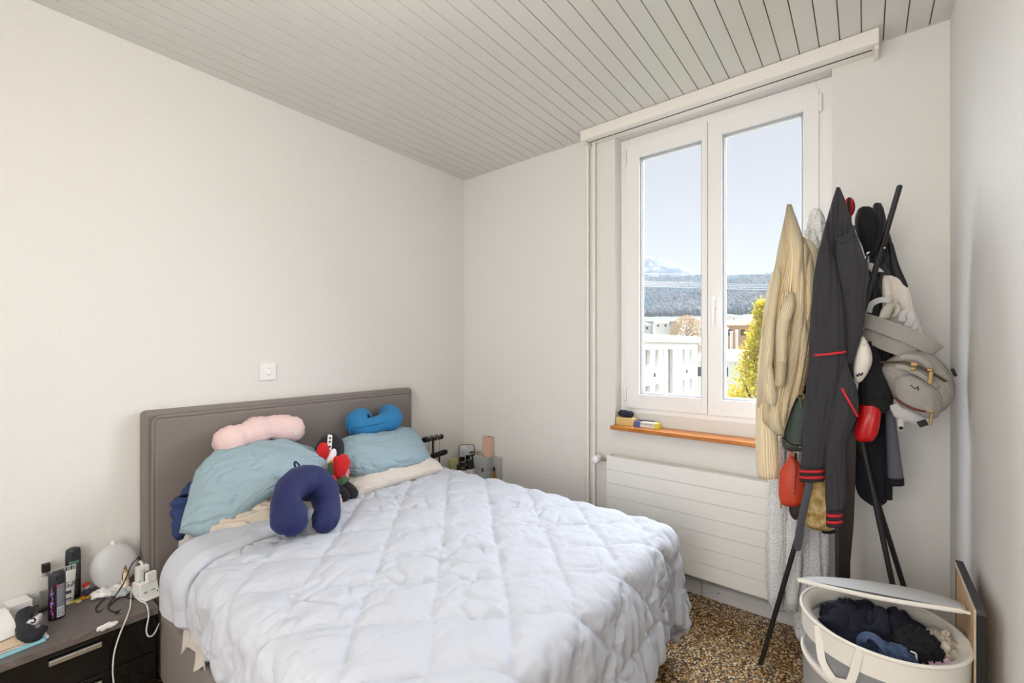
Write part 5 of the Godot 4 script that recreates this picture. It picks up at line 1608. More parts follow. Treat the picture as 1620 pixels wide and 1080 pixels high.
	part("light_panel", drape([[436, 1396, 1420, 0.375, 0.015], [444, 1395, 1433, 0.375, 0.025], [465, 1395, 1441, 0.375, 0.03], [490, 1396, 1447, 0.37, 0.032], [520, 1398, 1458, 0.36, 0.032], [545, 1404, 1468, 0.355, 0.03], [570, 1420, 1470, 0.35, 0.025], [590, 1430, 1465, 0.345, 0.012]], {"rows": 60, "cols": 60, "amp": 0.008, "seed": 35}), offw, jk)
	part("light_trim", drape([[416, 1374, 1380, 0.40, 0.008], [424, 1374, 1392, 0.40, 0.012], [430, 1378, 1399, 0.398, 0.008]], {"rows": 12, "cols": 24, "amp": 0.001}), offw, jk)

	# navy trousers and grey sleeved shirt lower down
	var nv := thing("dark_shirt", "dark navy shirt with grey sleeve hanging low behind the poles", "shirt", on_z(1390, 700, 0.32))
	part("body", drape([[610, 1358, 1408, 0.32, 0.03], [660, 1350, 1412, 0.32, 0.04], [720, 1350, 1414, 0.32, 0.04], [760, 1352, 1412, 0.32, 0.038], [782, 1358, 1406, 0.32, 0.034], [795, 1372, 1402, 0.32, 0.02], [799, 1378, 1396, 0.32, 0.01]], {"rows": 50, "cols": 60, "amp": 0.008, "seed": 36}), mk(rgb8(13, 14, 24), 0.9), nv)
	part("body_side", drape([[640, 1394, 1414, 0.345, 0.02], [700, 1396, 1412, 0.345, 0.02], [760, 1398, 1412, 0.345, 0.02], [790, 1402, 1412, 0.345, 0.012]], {"rows": 30, "cols": 30, "amp": 0.004}), mk(rgb8(13, 14, 24), 0.9), nv)
	part("sleeve", drape([[600, 1394, 1410, 0.37, 0.02], [640, 1399, 1414, 0.375, 0.024], [700, 1402, 1422, 0.375, 0.025], [756, 1404, 1430, 0.375, 0.025]], {"rows": 40, "cols": 40, "amp": 0.004, "seed": 37}), mk(rgb8(96, 96, 106), 0.9), nv)
	part("cuff", drape([[756, 1403.5, 1430.5, 0.375, 0.026], [767, 1404, 1431, 0.375, 0.026]], {"rows": 4, "cols": 40, "amp": 0.001}), dark, nv)

	# white cap, black bag, red pouch
	var wc := thing("baseball_cap", "cream cap hanging sideways under the charcoal sweatshirt", "cap", on_z(1365, 570, 0.56))
	part("crown", drape([[532, 1361, 1367, 0.545, 0.015], [540, 1358, 1372, 0.55, 0.03], [555, 1354, 1378.5, 0.55, 0.045], [572, 1351, 1380, 0.55, 0.045], [588, 1350, 1374, 0.55, 0.035], [600, 1352, 1366, 0.55, 0.02], [605, 1355, 1360, 0.55, 0.008]], {"rows": 40, "cols": 50, "amp": 0.002, "seed": 38}), mk(rgb8(228, 224, 214), 0.8), wc)
	for k in 6:
		part("lettering", Shape.new().box(Vector3(0.003, 0.008 + 0.004 * (k % 2), 0.002), on_z(1355 + k * 1.9, 594 - k * 0.6, 0.588), 0.0005, 1, Basis(Vector3.BACK, 0.4 - 0.3 * (k % 3))), dark, wc)
	part("eyelet", Shape.new().ball(on_z(1367, 545, 0.588), Vector3(0.003, 0.003, 0.002), 6, 8), M.gasket, wc)
	var bb := thing("black_bag", "rounded black cloth bag hanging above the red pouch", "bag", on_z(1385, 610, 0.47))
	part("body", drape([[540, 1372, 1384, 0.46, 0.02], [560, 1366, 1392, 0.46, 0.035], [585, 1360, 1404, 0.465, 0.05], [610, 1358, 1413, 0.465, 0.055], [635, 1360, 1413, 0.465, 0.05], [648, 1366, 1404, 0.465, 0.035], [653, 1374, 1394, 0.465, 0.015]], {"rows": 50, "cols": 60, "amp": 0.006, "seed": 39}), mk(rgb8(16, 17, 21), 0.85), bb)
	part("lower_band", drape([[630, 1361, 1412.5, 0.468, 0.054], [646, 1364, 1408, 0.468, 0.045], [653, 1370, 1398, 0.468, 0.03]], {"rows": 14, "cols": 50, "amp": 0.004, "seed": 40}), mk(rgb8(20, 30, 28), 0.9), bb)
	var rp := thing("red_pouch", "bright red leather pouch hanging under the black cloth bag", "pouch", on_z(1372, 672, 0.5))
	part("body", drape([[640, 1361, 1394, 0.49, 0.028], [660, 1356, 1393, 0.495, 0.036], [680, 1351.5, 1389.5, 0.495, 0.036], [692, 1352, 1385, 0.495, 0.03], [698, 1358, 1380, 0.495, 0.014]], {"rows": 40, "cols": 50, "amp": 0.003, "seed": 41}), mk(rgb8(204, 14, 24), 0.35), rp)
	part("seam", Shape.new().tube(smooth_path(rope([[1393.5, 648, 0.50], [1391, 668, 0.51], [1387, 686, 0.515], [1379, 697, 0.51]], 0.5), 16), 0.0028, 6), mk(rgb8(150, 12, 20), 0.4), rp)

	build_backpack()

	# handbags on the window side
	var grn := mk(rgb8(42, 58, 50), 0.5, {"bump": T.weave, "cm": 0.05, "tri": 12.0})
	var gb := thing("handbag", "dark green leather handbag on a gold chain", "handbag", on_z(1258, 670, 0.53))
	part("body", drape([[622, 1264, 1284, 0.515, 0.018], [634, 1257, 1285, 0.52, 0.026], [655, 1250, 1284, 0.52, 0.032], [680, 1243, 1282, 0.52, 0.036], [700, 1239, 1280, 0.52, 0.036], [709, 1243, 1277, 0.52, 0.028], [712, 1250, 1272, 0.52, 0.014]], {"rows": 44, "cols": 50, "amp": 0.002, "seed": 51}), grn, gb)
	part("base", drape([[692, 1236.5, 1280, 0.518, 0.034], [702, 1237.5, 1279.5, 0.52, 0.038], [709, 1241, 1277, 0.52, 0.032], [713, 1248, 1271, 0.52, 0.018]], {"rows": 16, "cols": 50, "amp": 0.001}), mk(rgb8(58, 64, 56), 0.5), gb)
	part("piping", Shape.new().tube(smooth_path(rope([[1264, 626, 0.536], [1256, 640, 0.548], [1249, 660, 0.553], [1242, 684, 0.557], [1243, 696, 0.559], [1256, 703, 0.560], [1276, 705, 0.556]], 0.55), 34), 0.003, 8), dark, gb)
	for q in [[1247, 702], [1266, 707]]:
		part("stud", Shape.new().ball(on_z(q[0], q[1], 0.560), Vector3(0.005, 0.005, 0.004), 8, 10), M.gold, gb)
	part("tag", Shape.new().box(Vector3(0.012, 0.042, 0.005), on_z(1266.5, 637, 0.556), 0.002, 1, Basis(Vector3.BACK, 0.08)), mk(rgb8(70, 74, 56), 0.6), gb)
	var loop := []
	for k in 21:
		loop.append(on_z(1267.5, 626.5, 0.552) + Vector3(cos(TAU * k / 20) * 0.011, sin(TAU * k / 20) * 0.012, 0))
	part("ring", Shape.new().tube(loop, 0.0022, 8, false), M.gold, gb)
	var cpth := smooth_path(rope([[1268, 622, 0.552], [1271, 604, 0.545], [1275, 584, 0.53], [1279, 560, 0.51], [1284, 530, 0.49]], 0.5), 26)
	for k in 25:
		var lk := []
		var t: Vector3 = (cpth[mini(k + 1, 25)] - cpth[k]).normalized()
		var side := Vector3(0, 0, 1) if k % 2 else t.cross(Vector3(0, 0, 1)).normalized()
		for j in 13:
			lk.append(cpth[k] + t * sin(TAU * j / 12) * 0.0065 + side * cos(TAU * j / 12) * 0.0035)
		part("chain_link", Shape.new().tube(lk, 0.0013, 5, false), M.gold, gb)
	var org := mk(rgb8(196, 62, 34), 0.45, {"bump": T.weave, "cm": 0.04, "tri": 10.0})
	var ob := thing("handbag", "orange red leather handbag hanging below the green one", "handbag", on_z(1252, 765, 0.48))
	part("body", drape([[722, 1249, 1256, 0.47, 0.016], [732, 1242, 1264, 0.475, 0.024], [745, 1234, 1270, 0.475, 0.034], [765, 1232, 1273, 0.475, 0.04], [785, 1232.5, 1273, 0.475, 0.04], [795, 1236, 1270, 0.475, 0.034], [800, 1243, 1262, 0.475, 0.015]], {"rows": 44, "cols": 50, "amp": 0.003, "seed": 52}), org, ob)
	part("strap", band(rope([[1258, 690, 0.46], [1254, 705, 0.47], [1250, 722, 0.475], [1247, 732, 0.485]], 0.47), 0.012, 0.004, 16), org, ob)
	part("zip", band(rope([[1258, 728, 0.503], [1259, 745, 0.513], [1258, 765, 0.517], [1257, 782, 0.517]], 0.51), 0.005, 0.004, 16), mk(rgb8(120, 30, 16), 0.5), ob)
	part("zip_pull", Shape.new().box(Vector3(0.004, 0.014, 0.003), on_z(1257.5, 777, 0.522), 0.001), M.gold, ob)
	part("charm", Shape.new().box(Vector3(0.008, 0.022, 0.003), on_z(1236, 800, 0.50), 0.001), M.gold, ob)
	part("strap_buckle", Shape.new().box(Vector3(0.010, 0.03, 0.006), on_z(1259, 722, 0.50), 0.002), dark, ob)
	var wv := ramp([[0.0, rgb8(150, 112, 50)], [0.5, rgb8(206, 176, 112)], [1.0, rgb8(238, 224, 190)]])
	var scale_n := noise(0.16, FastNoiseLite.TYPE_CELLULAR, 6, 1)
	var gm := mk(Color.WHITE, 0.4, {"tex": noise_tex(noise(0.02, FastNoiseLite.TYPE_SIMPLEX_SMOOTH, 44, 3), 256, wv), "tri": 5.0, "bump": noise_tex(scale_n, 256), "cm": 0.4, "metal": 0.25})
	var gd := thing("mesh_bag", "pale gold sequin bag behind the striped cuffs", "bag", on_z(1300, 800, 0.47))
	part("body", drape([[752, 1283, 1308, 0.465, 0.024], [766, 1280, 1312, 0.47, 0.034], [785, 1277, 1316, 0.47, 0.042], [805, 1273, 1322, 0.47, 0.048], [822, 1271, 1327, 0.47, 0.048], [832, 1278, 1327, 0.47, 0.04], [838, 1294, 1320, 0.47, 0.018]], {"rows": 50, "cols": 60, "amp": 0.004, "seed": 53}), gm, gd)
	part("base", drape([[830, 1300, 1330, 0.455, 0.03], [837, 1298, 1331, 0.455, 0.034], [842, 1301, 1322, 0.455, 0.02]], {"rows": 8, "cols": 40, "amp": 0.001}), dark, gd)
	var pc := thing("dark_pouch", "small dark brown pouch between the orange bag and grey strap", "pouch", on_z(1258, 808, 0.43))
	part("body", drape([[790, 1249, 1272, 0.43, 0.02], [806, 1248, 1270, 0.43, 0.024], [816, 1252, 1266, 0.43, 0.018], [821, 1256, 1264, 0.43, 0.008]], {"rows": 20, "cols": 36, "amp": 0.002}), mk(rgb8(52, 44, 42), 0.6), pc)
	part("trim", Shape.new().tube(smooth_path(rope([[1249, 800, 0.455], [1252, 813, 0.456], [1258, 819, 0.452], [1264, 818, 0.450]], 0.45), 14), 0.003, 6), mk(rgb8(78, 34, 30), 0.6), pc)
	# belts
	var brown := mk(rgb8(38, 26, 24), 0.45)
	var bt := thing("belt", "long dark brown leather belt hanging straight down", "belt", on_z(1340, 800, 0.47))
	part("strap", band(rope([[1344, 660, 0.46], [1343.5, 700, 0.465], [1342, 760, 0.465], [1340, 820, 0.465], [1336, 870, 0.465], [1332, 915, 0.465], [1330, 960, 0.465]], 0.46), 0.046, 0.004, 40, Vector3(0.1, 0, 1)), brown, bt)
	part("tip", Shape.new().ball(on_z(1330, 962, 0.465), Vector3(0.023, 0.022, 0.002), 8, 16), brown, bt)
	var gy := thing("belt", "slate grey leather strap with rounded tip beside the gold bag", "belt", on_z(1270, 815, 0.55))
	part("strap", band(rope([[1283, 752, 0.55], [1277, 780, 0.555], [1270, 812, 0.556], [1265, 840, 0.556], [1261.5, 864, 0.556]], 0.55), 0.028, 0.004, 30, Vector3(0.1, 0, 1)), mk(rgb8(66, 68, 76), 0.5), gy)
	part("tip", Shape.new().ball(on_z(1261.3, 866, 0.556), Vector3(0.014, 0.014, 0.002), 8, 16), mk(rgb8(66, 68, 76), 0.5), gy)
	for k in 5:
		part("hole", Shape.new().ball(on_z(1276 - k * 2.4, 800 + k * 10, 0.558), Vector3(0.002, 0.002, 0.001), 6, 8), dark, gy)

func fuzz(s: Shape, amp: float, sd: int) -> void:
	var f := noise(1.0, FastNoiseLite.TYPE_SIMPLEX_SMOOTH, sd, 2)
	for k in s.v.size():
		var q := s.v[k]
		s.v[k] = q + s.n[k] * amp * f.get_noise_3d(q.x * 60, q.y * 60, q.z * 60)

func build_backpack() -> void:
	var gcl := mk(rgb8(160, 156, 150), 0.9, {"bump": T.weave, "cm": 0.1, "tri": 8.0})
	var lite := mk(rgb8(200, 200, 200), 0.85, {"bump": T.weave, "cm": 0.05, "tri": 8.0})
	var zipm := mk(rgb8(78, 62, 50), 0.6)
	var dark := mk(rgb8(24, 24, 26), 0.7)
	var o := thing("backpack", "light grey cloth backpack with gold zips hanging sideways", "backpack", on_z(1450, 610, 0.50))
	var zc := 0.48
	var c := [
		[on_z(1400, 572, zc), on_z(1432, 554, zc), on_z(1470, 558, zc), on_z(1497, 578, zc)],
		[on_z(1393, 585, zc), on_z(1430, 580, zc), on_z(1472, 586, zc), on_z(1510, 603, zc)],
		[on_z(1402, 605, zc), on_z(1434, 612, zc), on_z(1472, 622, zc), on_z(1510, 628, zc)],
		[on_z(1414, 630, zc), on_z(1440, 646, zc), on_z(1472, 658, zc), on_z(1496, 648, zc)]]
	part("body", cushion(c, 0.22, 0.006, 61, 54, 54, 3.0), gcl, o)
	var z2 := 0.565
	var pc := [
		[on_z(1416, 596, z2 - 0.02), on_z(1440, 592, z2), on_z(1466, 604, z2), on_z(1490, 622, z2 - 0.03)],
		[on_z(1414, 610, z2 - 0.01), on_z(1440, 612, z2 + 0.01), on_z(1466, 624, z2 + 0.005), on_z(1490, 636, z2 - 0.03)],
		[on_z(1418, 626, z2 - 0.015), on_z(1442, 634, z2), on_z(1466, 646, z2 - 0.005), on_z(1486, 650, z2 - 0.03)],
		[on_z(1422, 634, z2 - 0.03), on_z(1444, 648, z2 - 0.025), on_z(1466, 660, z2 - 0.03), on_z(1482, 660, z2 - 0.05)]]
	part("front_pocket", cushion(pc, 0.06, 0.004, 62, 36, 36, 3.0), gcl, o)
	part("zip_track", band(rope([[1393, 573, 0.53], [1410, 573, 0.563], [1428, 573, 0.588], [1446, 577, 0.598], [1466, 586, 0.592], [1488, 598, 0.565], [1507, 611, 0.52]], 0.57), 0.010, 0.006, 40), zipm, o)
	part("zip_flap", band(rope([[1425, 567, 0.588], [1432, 564, 0.594], [1450, 566, 0.600], [1464, 573, 0.598], [1472, 584, 0.592]], 0.59), 0.018, 0.008, 30), gcl, o)
	part("zip_flap", band(rope([[1418, 579, 0.585], [1434, 582, 0.600], [1452, 590, 0.602], [1470, 602, 0.59], [1484, 612, 0.57]], 0.59), 0.016, 0.008, 30), gcl, o)
	part("pocket_zip", band(rope([[1416, 629, 0.560], [1428, 638, 0.575], [1444, 646, 0.585], [1460, 650, 0.58], [1474, 650, 0.565]], 0.57), 0.008, 0.006, 30), mk(rgb8(96, 34, 26), 0.6), o)
	for q in [[1446, 576, 0.612, 0.018, 0.014], [1472, 597, 0.604, 0.012, 0.044], [1473, 663, 0.57, 0.008, 0.046]]:
		part("zip_pull", Shape.new().box(Vector3(q[3], q[4], 0.006), on_z(q[0], q[1], q[2]), 0.002, 2, Basis(Vector3.BACK, -0.1)), M.gold, o)
	for q in [[1471, 585, 0.61], [1444, 583, 0.612], [1473, 650, 0.575]]:
		part("zip_slider", Shape.new().box(Vector3(0.016, 0.012, 0.008), on_z(q[0], q[1], q[2]), 0.003, 2), M.gold, o)
	var mark := Shape.new()
	mark.tube(rope([[1441, 609, 0.601], [1447, 615, 0.604], [1452, 612, 0.602]], 0.6), 0.0016, 6)
	mark.tube(rope([[1452, 611, 0.602], [1453, 617, 0.603]], 0.6), 0.0016, 6)
	part("emblem", mark, dark, o)
	part("shoulder_strap", band(rope([[1364, 505, 0.46], [1382, 511, 0.485], [1410, 521, 0.51], [1440, 533, 0.52], [1466, 545, 0.51], [1480, 556, 0.49]], 0.5), 0.058, 0.014, 34), gcl, o)
	part("shoulder_strap", band(rope([[1364, 528, 0.45], [1385, 536, 0.475], [1405, 545, 0.495], [1425, 552, 0.51], [1445, 560, 0.50]], 0.5), 0.055, 0.014, 34), gcl, o)
	part("webbing", band(rope([[1374, 494, 0.45], [1378, 482, 0.465], [1390, 475, 0.475], [1402, 474, 0.475], [1409, 476, 0.47]], 0.47), 0.022, 0.004, 24), lite, o)
	part("webbing", band(rope([[1427, 508, 0.46], [1428, 497, 0.47], [1436, 494, 0.475], [1441, 504, 0.47], [1434, 518, 0.46], [1430, 524, 0.45]], 0.47), 0.022, 0.004, 30), lite, o)
	part("webbing", band(rope([[1441, 500, 0.45], [1447, 512, 0.455], [1442, 524, 0.455], [1440, 530, 0.45]], 0.45), 0.020, 0.004, 20), lite, o)
	part("bow", plump(rope([[1418, 478, 0.45], [1408, 486, 0.47], [1398, 500, 0.475], [1396, 504, 0.47]], 0.47), [0.010, 0.018, 0.020, 0.010], 22, 14, 0.006, 3, 0.6), mk(rgb8(196, 190, 180), 0.9), o)
	part("bow", plump(rope([[1416, 480, 0.455], [1420, 490, 0.47], [1414, 500, 0.47]], 0.47), [0.008, 0.014, 0.008], 16, 12, 0.004, 4, 0.6), mk(rgb8(196, 190, 180), 0.9), o)
	part("lower_strap", plump(rope([[1414, 640, 0.50], [1424, 652, 0.505], [1440, 658, 0.505], [1458, 666, 0.505]], 0.5), [0.014, 0.026, 0.028, 0.02], 26, 16, 0.005, 5, 0.4, Vector3(0, 1, 0)), lite, o)
	part("strap_tail", band(rope([[1424, 655, 0.50], [1425, 668, 0.505], [1425, 681, 0.505]], 0.5), 0.016, 0.005, 12), lite, o)
	part("snap", Shape.new().ball(on_z(1425.3, 677, 0.51), Vector3(0.007, 0.007, 0.004), 8, 12), dark, o)
	part("buckle", Shape.new().box(Vector3(0.028, 0.022, 0.01), on_z(1459.5, 669.5, 0.52), 0.003, 2, Basis(Vector3.BACK, 0.5)), dark, o)
	part("side_buckle", Shape.new().box(Vector3(0.01, 0.03, 0.014), on_z(1509, 589, 0.49), 0.003, 2, Basis(Vector3.BACK, 0.3)), dark, o)

# ---------------------------------------------------------------- laundry basket and framed board
func build_basket() -> void:
	var c := Vector3(2.797, 0, 0.94)
	var r := 0.207
	var H := 0.602
	var cloth := mk(rgb8(232, 228, 220), 0.75)
	var net := mk(rgb8(205, 207, 212), 0.8, {"alpha": 0.42})
	var o := thing("laundry_basket", "round white mesh laundry basket with half lid", "laundry basket", c)
	var x := Transform3D(Basis(), c)
	var slope := func(y: float) -> float: return r * (0.93 + 0.07 * y / H)
	var ring := func(y0: float, y1: float, t: float) -> Shape:
		return Shape.new().lathe([Vector2(slope.call(y0) - t, y0), Vector2(slope.call(y0), y0), Vector2(slope.call(y0), y0), Vector2(slope.call(y1), y1), Vector2(slope.call(y1), y1), Vector2(slope.call(y1) - t, y1), Vector2(slope.call(y1) - t, y1), Vector2(slope.call(y0) - t, y0)], 72, x)
	part("rim_band", ring.call(0.532, H, 0.006), cloth, o)
	part("rim_wire", Shape.new().tube(_circle(c + Vector3(0, H, 0), r, 72), 0.0055, 8, false), cloth, o)
	part("inner_lip", Shape.new().lathe([Vector2(r - 0.003, H + 0.002), Vector2(r - 0.026, H - 0.010), Vector2(r - 0.030, H - 0.035)], 72, x), cloth, o)
	part("mesh_panel", Shape.new().lathe([Vector2(slope.call(0.47), 0.47), Vector2(slope.call(0.532), 0.532)], 72, x), net, o)
	part("hoop_band", ring.call(0.442, 0.470, 0.005), cloth, o)
	part("hoop_wire", Shape.new().tube(_circle(c + Vector3(0, 0.456, 0), slope.call(0.456) + 0.002, 72), 0.004, 8, false), cloth, o)
	part("mesh_panel", Shape.new().lathe([Vector2(slope.call(0.08), 0.08), Vector2(slope.call(0.442), 0.442)], 72, x), net, o)
	part("foot_band", ring.call(0.01, 0.08, 0.005), cloth, o)
	part("bottom", Shape.new().lathe([Vector2(0, 0.008), Vector2(slope.call(0.01), 0.008)], 48, x), cloth, o)
	# handles: flat webbing sewn under the rim, drooping in front
	var on_side := func(px: float, py: float, off: float) -> Vector3:
		# point of the sight line on the basket's outer wall
		var d := ray(px, py)
		var best := EYE
		var a := d.x * d.x + d.z * d.z
		var rr := r * 0.985 + off
		var bx := EYE.x - c.x
		var bz := EYE.z - c.z
		var b := 2.0 * (bx * d.x + bz * d.z)
		var q := bx * bx + bz * bz - rr * rr
		var disc := maxf(0.0, b * b - 4.0 * a * q)
		best = EYE + d * ((-b - sqrt(disc)) / (2.0 * a))
		return best
	var z := func(a: float, b: float, off: float) -> Vector3: return on_side.call(1250 + a / 6.0, 900 + b / 6.0, off)
	var fc := Vector3(0.0, 0.1, 1.0)
	part("handle", band([z.call(268, 540, 0.004), z.call(275, 640, 0.006), z.call(285, 760, 0.010), z.call(305, 870, 0.014), z.call(350, 960, 0.018), z.call(420, 1050, 0.02), z.call(500, 1075, 0.02), z.call(560, 1085, 0.016), z.call(600, 1000, 0.012), z.call(630, 880, 0.008), z.call(672, 745, 0.005)], 0.021, 0.003, 60, fc), cloth, o)
	var f := SystemFont.new()
	f.font_names = PackedStringArray(["Droid Sans"])
	var letters := "laundry"
	for k in letters.length():
		var tm := TextMesh.new()
		tm.font = f
		tm.text = letters[k]
		tm.font_size = 32
		tm.pixel_size = 0.0022
		tm.depth = 0.001
		var l := obj("lettering", tm, cloth, o)
		var a := atan2(z.call(290, 1100, 0.0).z - c.z, z.call(290, 1100, 0.0).x - c.x) - k * 0.155
		var yy := 0.375
		l.position = Vector3(cos(a) * (slope.call(yy) + 0.002), yy, sin(a) * (slope.call(yy) + 0.002))
		l.rotation.y = PI / 2 - a
	# half lid: stiff half disc standing a little above the back of the rim
	var A := on_z(1263, 917, 0.95)
	var B := on_z(1523, 966.5, 0.93)
	var mid := (A + B) / 2
	var back := on_z(1415, 927, 0.74) - mid
	var half := (B - A) / 2
	var top := PackedVector3Array()
	var bot := PackedVector3Array()
	var edge := []
	var up := half.cross(back).normalized()
	if up.y < 0: up = -up
	for i in 9:
		for j in 33:
			var a := PI * j / 32.0
			var q := mid + half * (cos(a) * -1.0) * (1.0 if i == 8 else 1.0) * 1.0 + back * sin(a) * (i / 8.0)
			q += up * 0.012 * sin(a) * sin(PI * i / 8.0)
			top.append(q + up * 0.004)
			bot.append(q - up * 0.004)
	for j in 33:
		edge.append(mid - half * cos(PI * j / 32.0) + back * sin(PI * j / 32.0))
	part("lid", Shape.new().patch(top, 9, 33, {"face": Vector3.UP}).patch(bot, 9, 33, {"face": Vector3.DOWN}), mk(rgb8(206, 210, 214), 0.7), o)
	part("lid_rim", Shape.new().tube(edge, 0.005, 8), cloth, o)
	part("lid_edge", band([A, A.lerp(B, 0.25) + Vector3(0, -0.004, 0.004), mid + Vector3(0, -0.006, 0.006), A.lerp(B, 0.75) + Vector3(0, -0.004, 0.004), B], 0.013, 0.010, 40, Vector3(0, 0.3, 1)), cloth, o)
	part("lid_tab", Shape.new().box(Vector3(0.03, 0.008, 0.012), B + Vector3(0.002, 0.0, 0), 0.003, 2), cloth, o)

	# the washing
	var navy := mk(rgb8(22, 25, 46), 0.95, {"sheen": 0.25})
	var jersey := rag(Vector3(2.79, 0.485, 0.90), Vector3(0.160, 0.140, 0.140), 7, 0.26, 90, 120, 1.0)
	tag(obj("sweater", jersey, navy), "crumpled navy sweater piled in the laundry basket", "sweater")
	var dn := mk(rgb8(62, 80, 112), 0.9, {"bump": T.weave, "cm": 0.1, "tri": 8.0})
	var jn := thing("jeans", "blue denim jeans with waistband showing at front of the basket", "jeans", on_z(1395, 1020, 1.06))
	part("waistband", band(rope([[1364, 1030, 1.05], [1362, 1014, 1.06], [1372, 1005, 1.065], [1386, 1010, 1.075], [1398, 1024, 1.085], [1404, 1036, 1.08]], 1.0), 0.024, 0.005, 40, Vector3(0.2, 0.9, 0.5)), dn, jn)
	part("crumpled_leg", rag(on_z(1418, 1034, 1.055), Vector3(0.045, 0.028, 0.03), 9, 0.35, 50, 60, 1.4), dn, jn)
	part("inner_lining", rag(on_z(1380, 1026, 1.04), Vector3(0.03, 0.03, 0.03), 10, 0.3, 30, 40, 1.2), mk(rgb8(36, 48, 74), 0.9), jn)
	var bs := thing("black_shirt", "black garment with white squiggle print in laundry basket", "garment", on_z(1450, 1022, 1.0))
	part("cloth", rag(on_z(1450, 1022, 1.0), Vector3(0.055, 0.055, 0.05), 11, 0.3, 50, 60, 1.4), mk(rgb8(14, 15, 22), 0.95), bs)
	part("squiggle_print", Shape.new().tube(smooth_path(rope([[1441, 1030, 1.055], [1449, 1034, 1.056], [1450, 1044, 1.054]], 1.05), 14), 0.0022, 6), M.white, bs)
	tag(obj("pink_shirt", rag(on_z(1473, 1049, 1.0), Vector3(0.05, 0.035, 0.05), 13, 0.35, 50, 60, 1.4), mk(rgb8(218, 184, 206), 0.9)), "pale pink garment at the basket's front rim", "garment")
	tag(obj("beige_shirt", rag(on_z(1488, 1030, 0.92), Vector3(0.045, 0.06, 0.07), 15, 0.35, 50, 60, 1.4), mk(rgb8(196, 186, 172), 0.9)), "pale beige garment tucked at the right of the basket", "garment")

func _circle(c: Vector3, r: float, n: int) -> Array:
	var o := []
	for k in n + 1:
		o.append(c + Vector3(cos(TAU * k / n) * r, 0, sin(TAU * k / n) * r))
	return o

func build_board() -> void:
	var blk := mk(rgb8(20, 19, 21), 0.6)
	var top := mk(rgb8(62, 61, 64), 0.6)  # top bar paler than the black bars: light from above put into colour
	var o := thing("picture_frame", "black framed picture standing with its wooden back to the room", "picture frame", Vector3(3.015, 0, 0.81))
	var z0 := 0.625
	var z1 := 0.995
	var h := 0.742
	var x0 := 3.0065
	var x1 := 3.0255
	part("top_bar", span(Vector3(x0, h - 0.016, z0), Vector3(x1, h, z1), 0.0015), top, o)
	part("bottom_bar", span(Vector3(x0, 0.0, z0), Vector3(x1, 0.016, z1), 0.0015), blk, o)
	part("side_bar", span(Vector3(x0, 0.016, z0), Vector3(x1, h - 0.016, z0 + 0.045), 0.0015), blk, o)
	part("side_bar", span(Vector3(x0, 0.016, z1 - 0.012), Vector3(x1, h - 0.016, z1), 0.0015), blk, o)
	var pr := ramp([[0.0, rgb8(196, 160, 120)], [0.5, rgb8(208, 174, 134)], [1.0, rgb8(218, 186, 148)]])
	part("back_panel", span(Vector3(x0 - 0.003, 0.018, z0 + 0.046), Vector3(x0 + 0.008, h - 0.010, z1 - 0.004), 0.001), mk(Color.WHITE, 0.7, {"tex": noise_tex(noise(0.03, FastNoiseLite.TYPE_SIMPLEX_SMOOTH, 71, 3), 256, pr), "tri": Vector3(10, 1, 10)}), o)
	part("panel_edge", span(Vector3(x0 - 0.005, h - 0.012, z0 + 0.01), Vector3(x0, h - 0.003, z1 - 0.001), 0.001), mk(rgb8(206, 194, 178), 0.7), o)
	part("panel_edge", span(Vector3(x0 - 0.005, 0.018, z1 - 0.010), Vector3(x0, h - 0.012, z1 - 0.002), 0.001), mk(rgb8(196, 178, 156), 0.7), o)

# ---------------------------------------------------------------- what stands outside
func facade(o: Node3D, a: Vector3, b: Vector3, y0: float, y1: float, thick: float, holes: Array, wall: Material, glass: Material, inset: float) -> void:
	# a wall from a to b with window holes [u0, u1, v0, v1] in metres along it and in height; each window is a part of its own
	var along := (b - a)
	along.y = 0
	var L := along.length()
	along /= L
	var out := Vector3.UP.cross(along)
	if out.dot(EYE - a) < 0: out = -out
	var bs := Basis(along, Vector3.UP, along.cross(Vector3.UP))
	var us := [0.0, L]
	for h in holes:
		for q in [h[0], h[1]]:
			if not us.has(q): us.append(q)
	us.sort()
	var s := Shape.new()
	for k in us.size() - 1:
		var m: float = (us[k] + us[k + 1]) / 2
		var cuts := []
		for h in holes:
			if h[0] < m and m < h[1]: cuts.append([h[2], h[3]])
		cuts.sort_custom(func(p, q): return p[0] < q[0])
		var y := y0
		for c in cuts + [[y1, y1]]:
			if c[0] - y > 0.001:
				s.box(Vector3(us[k + 1] - us[k], c[0] - y, thick), Vector3(a.x, 0, a.z) + along * m + Vector3(0, (c[0] + y) / 2, 0) - out * thick / 2, 0.0, 1, bs)
			y = c[1]
	part("wall", s, wall, o)
	for h in holes:
		var c: Vector3 = Vector3(a.x, 0, a.z) + along * ((h[0] + h[1]) / 2) + Vector3(0, (h[2] + h[3]) / 2, 0)
		part("window", Shape.new().box(Vector3(h[1] - h[0], h[3] - h[2], 0.05), c - out * inset, 0.0, 1, bs), glass, o)
		part("sill", Shape.new().box(Vector3(h[1] - h[0] + 0.1, 0.06, 0.16), c + Vector3(0, -(h[3] - h[2]) / 2 - 0.03, 0) + out * 0.06, 0.01, 1, bs), wall, o)

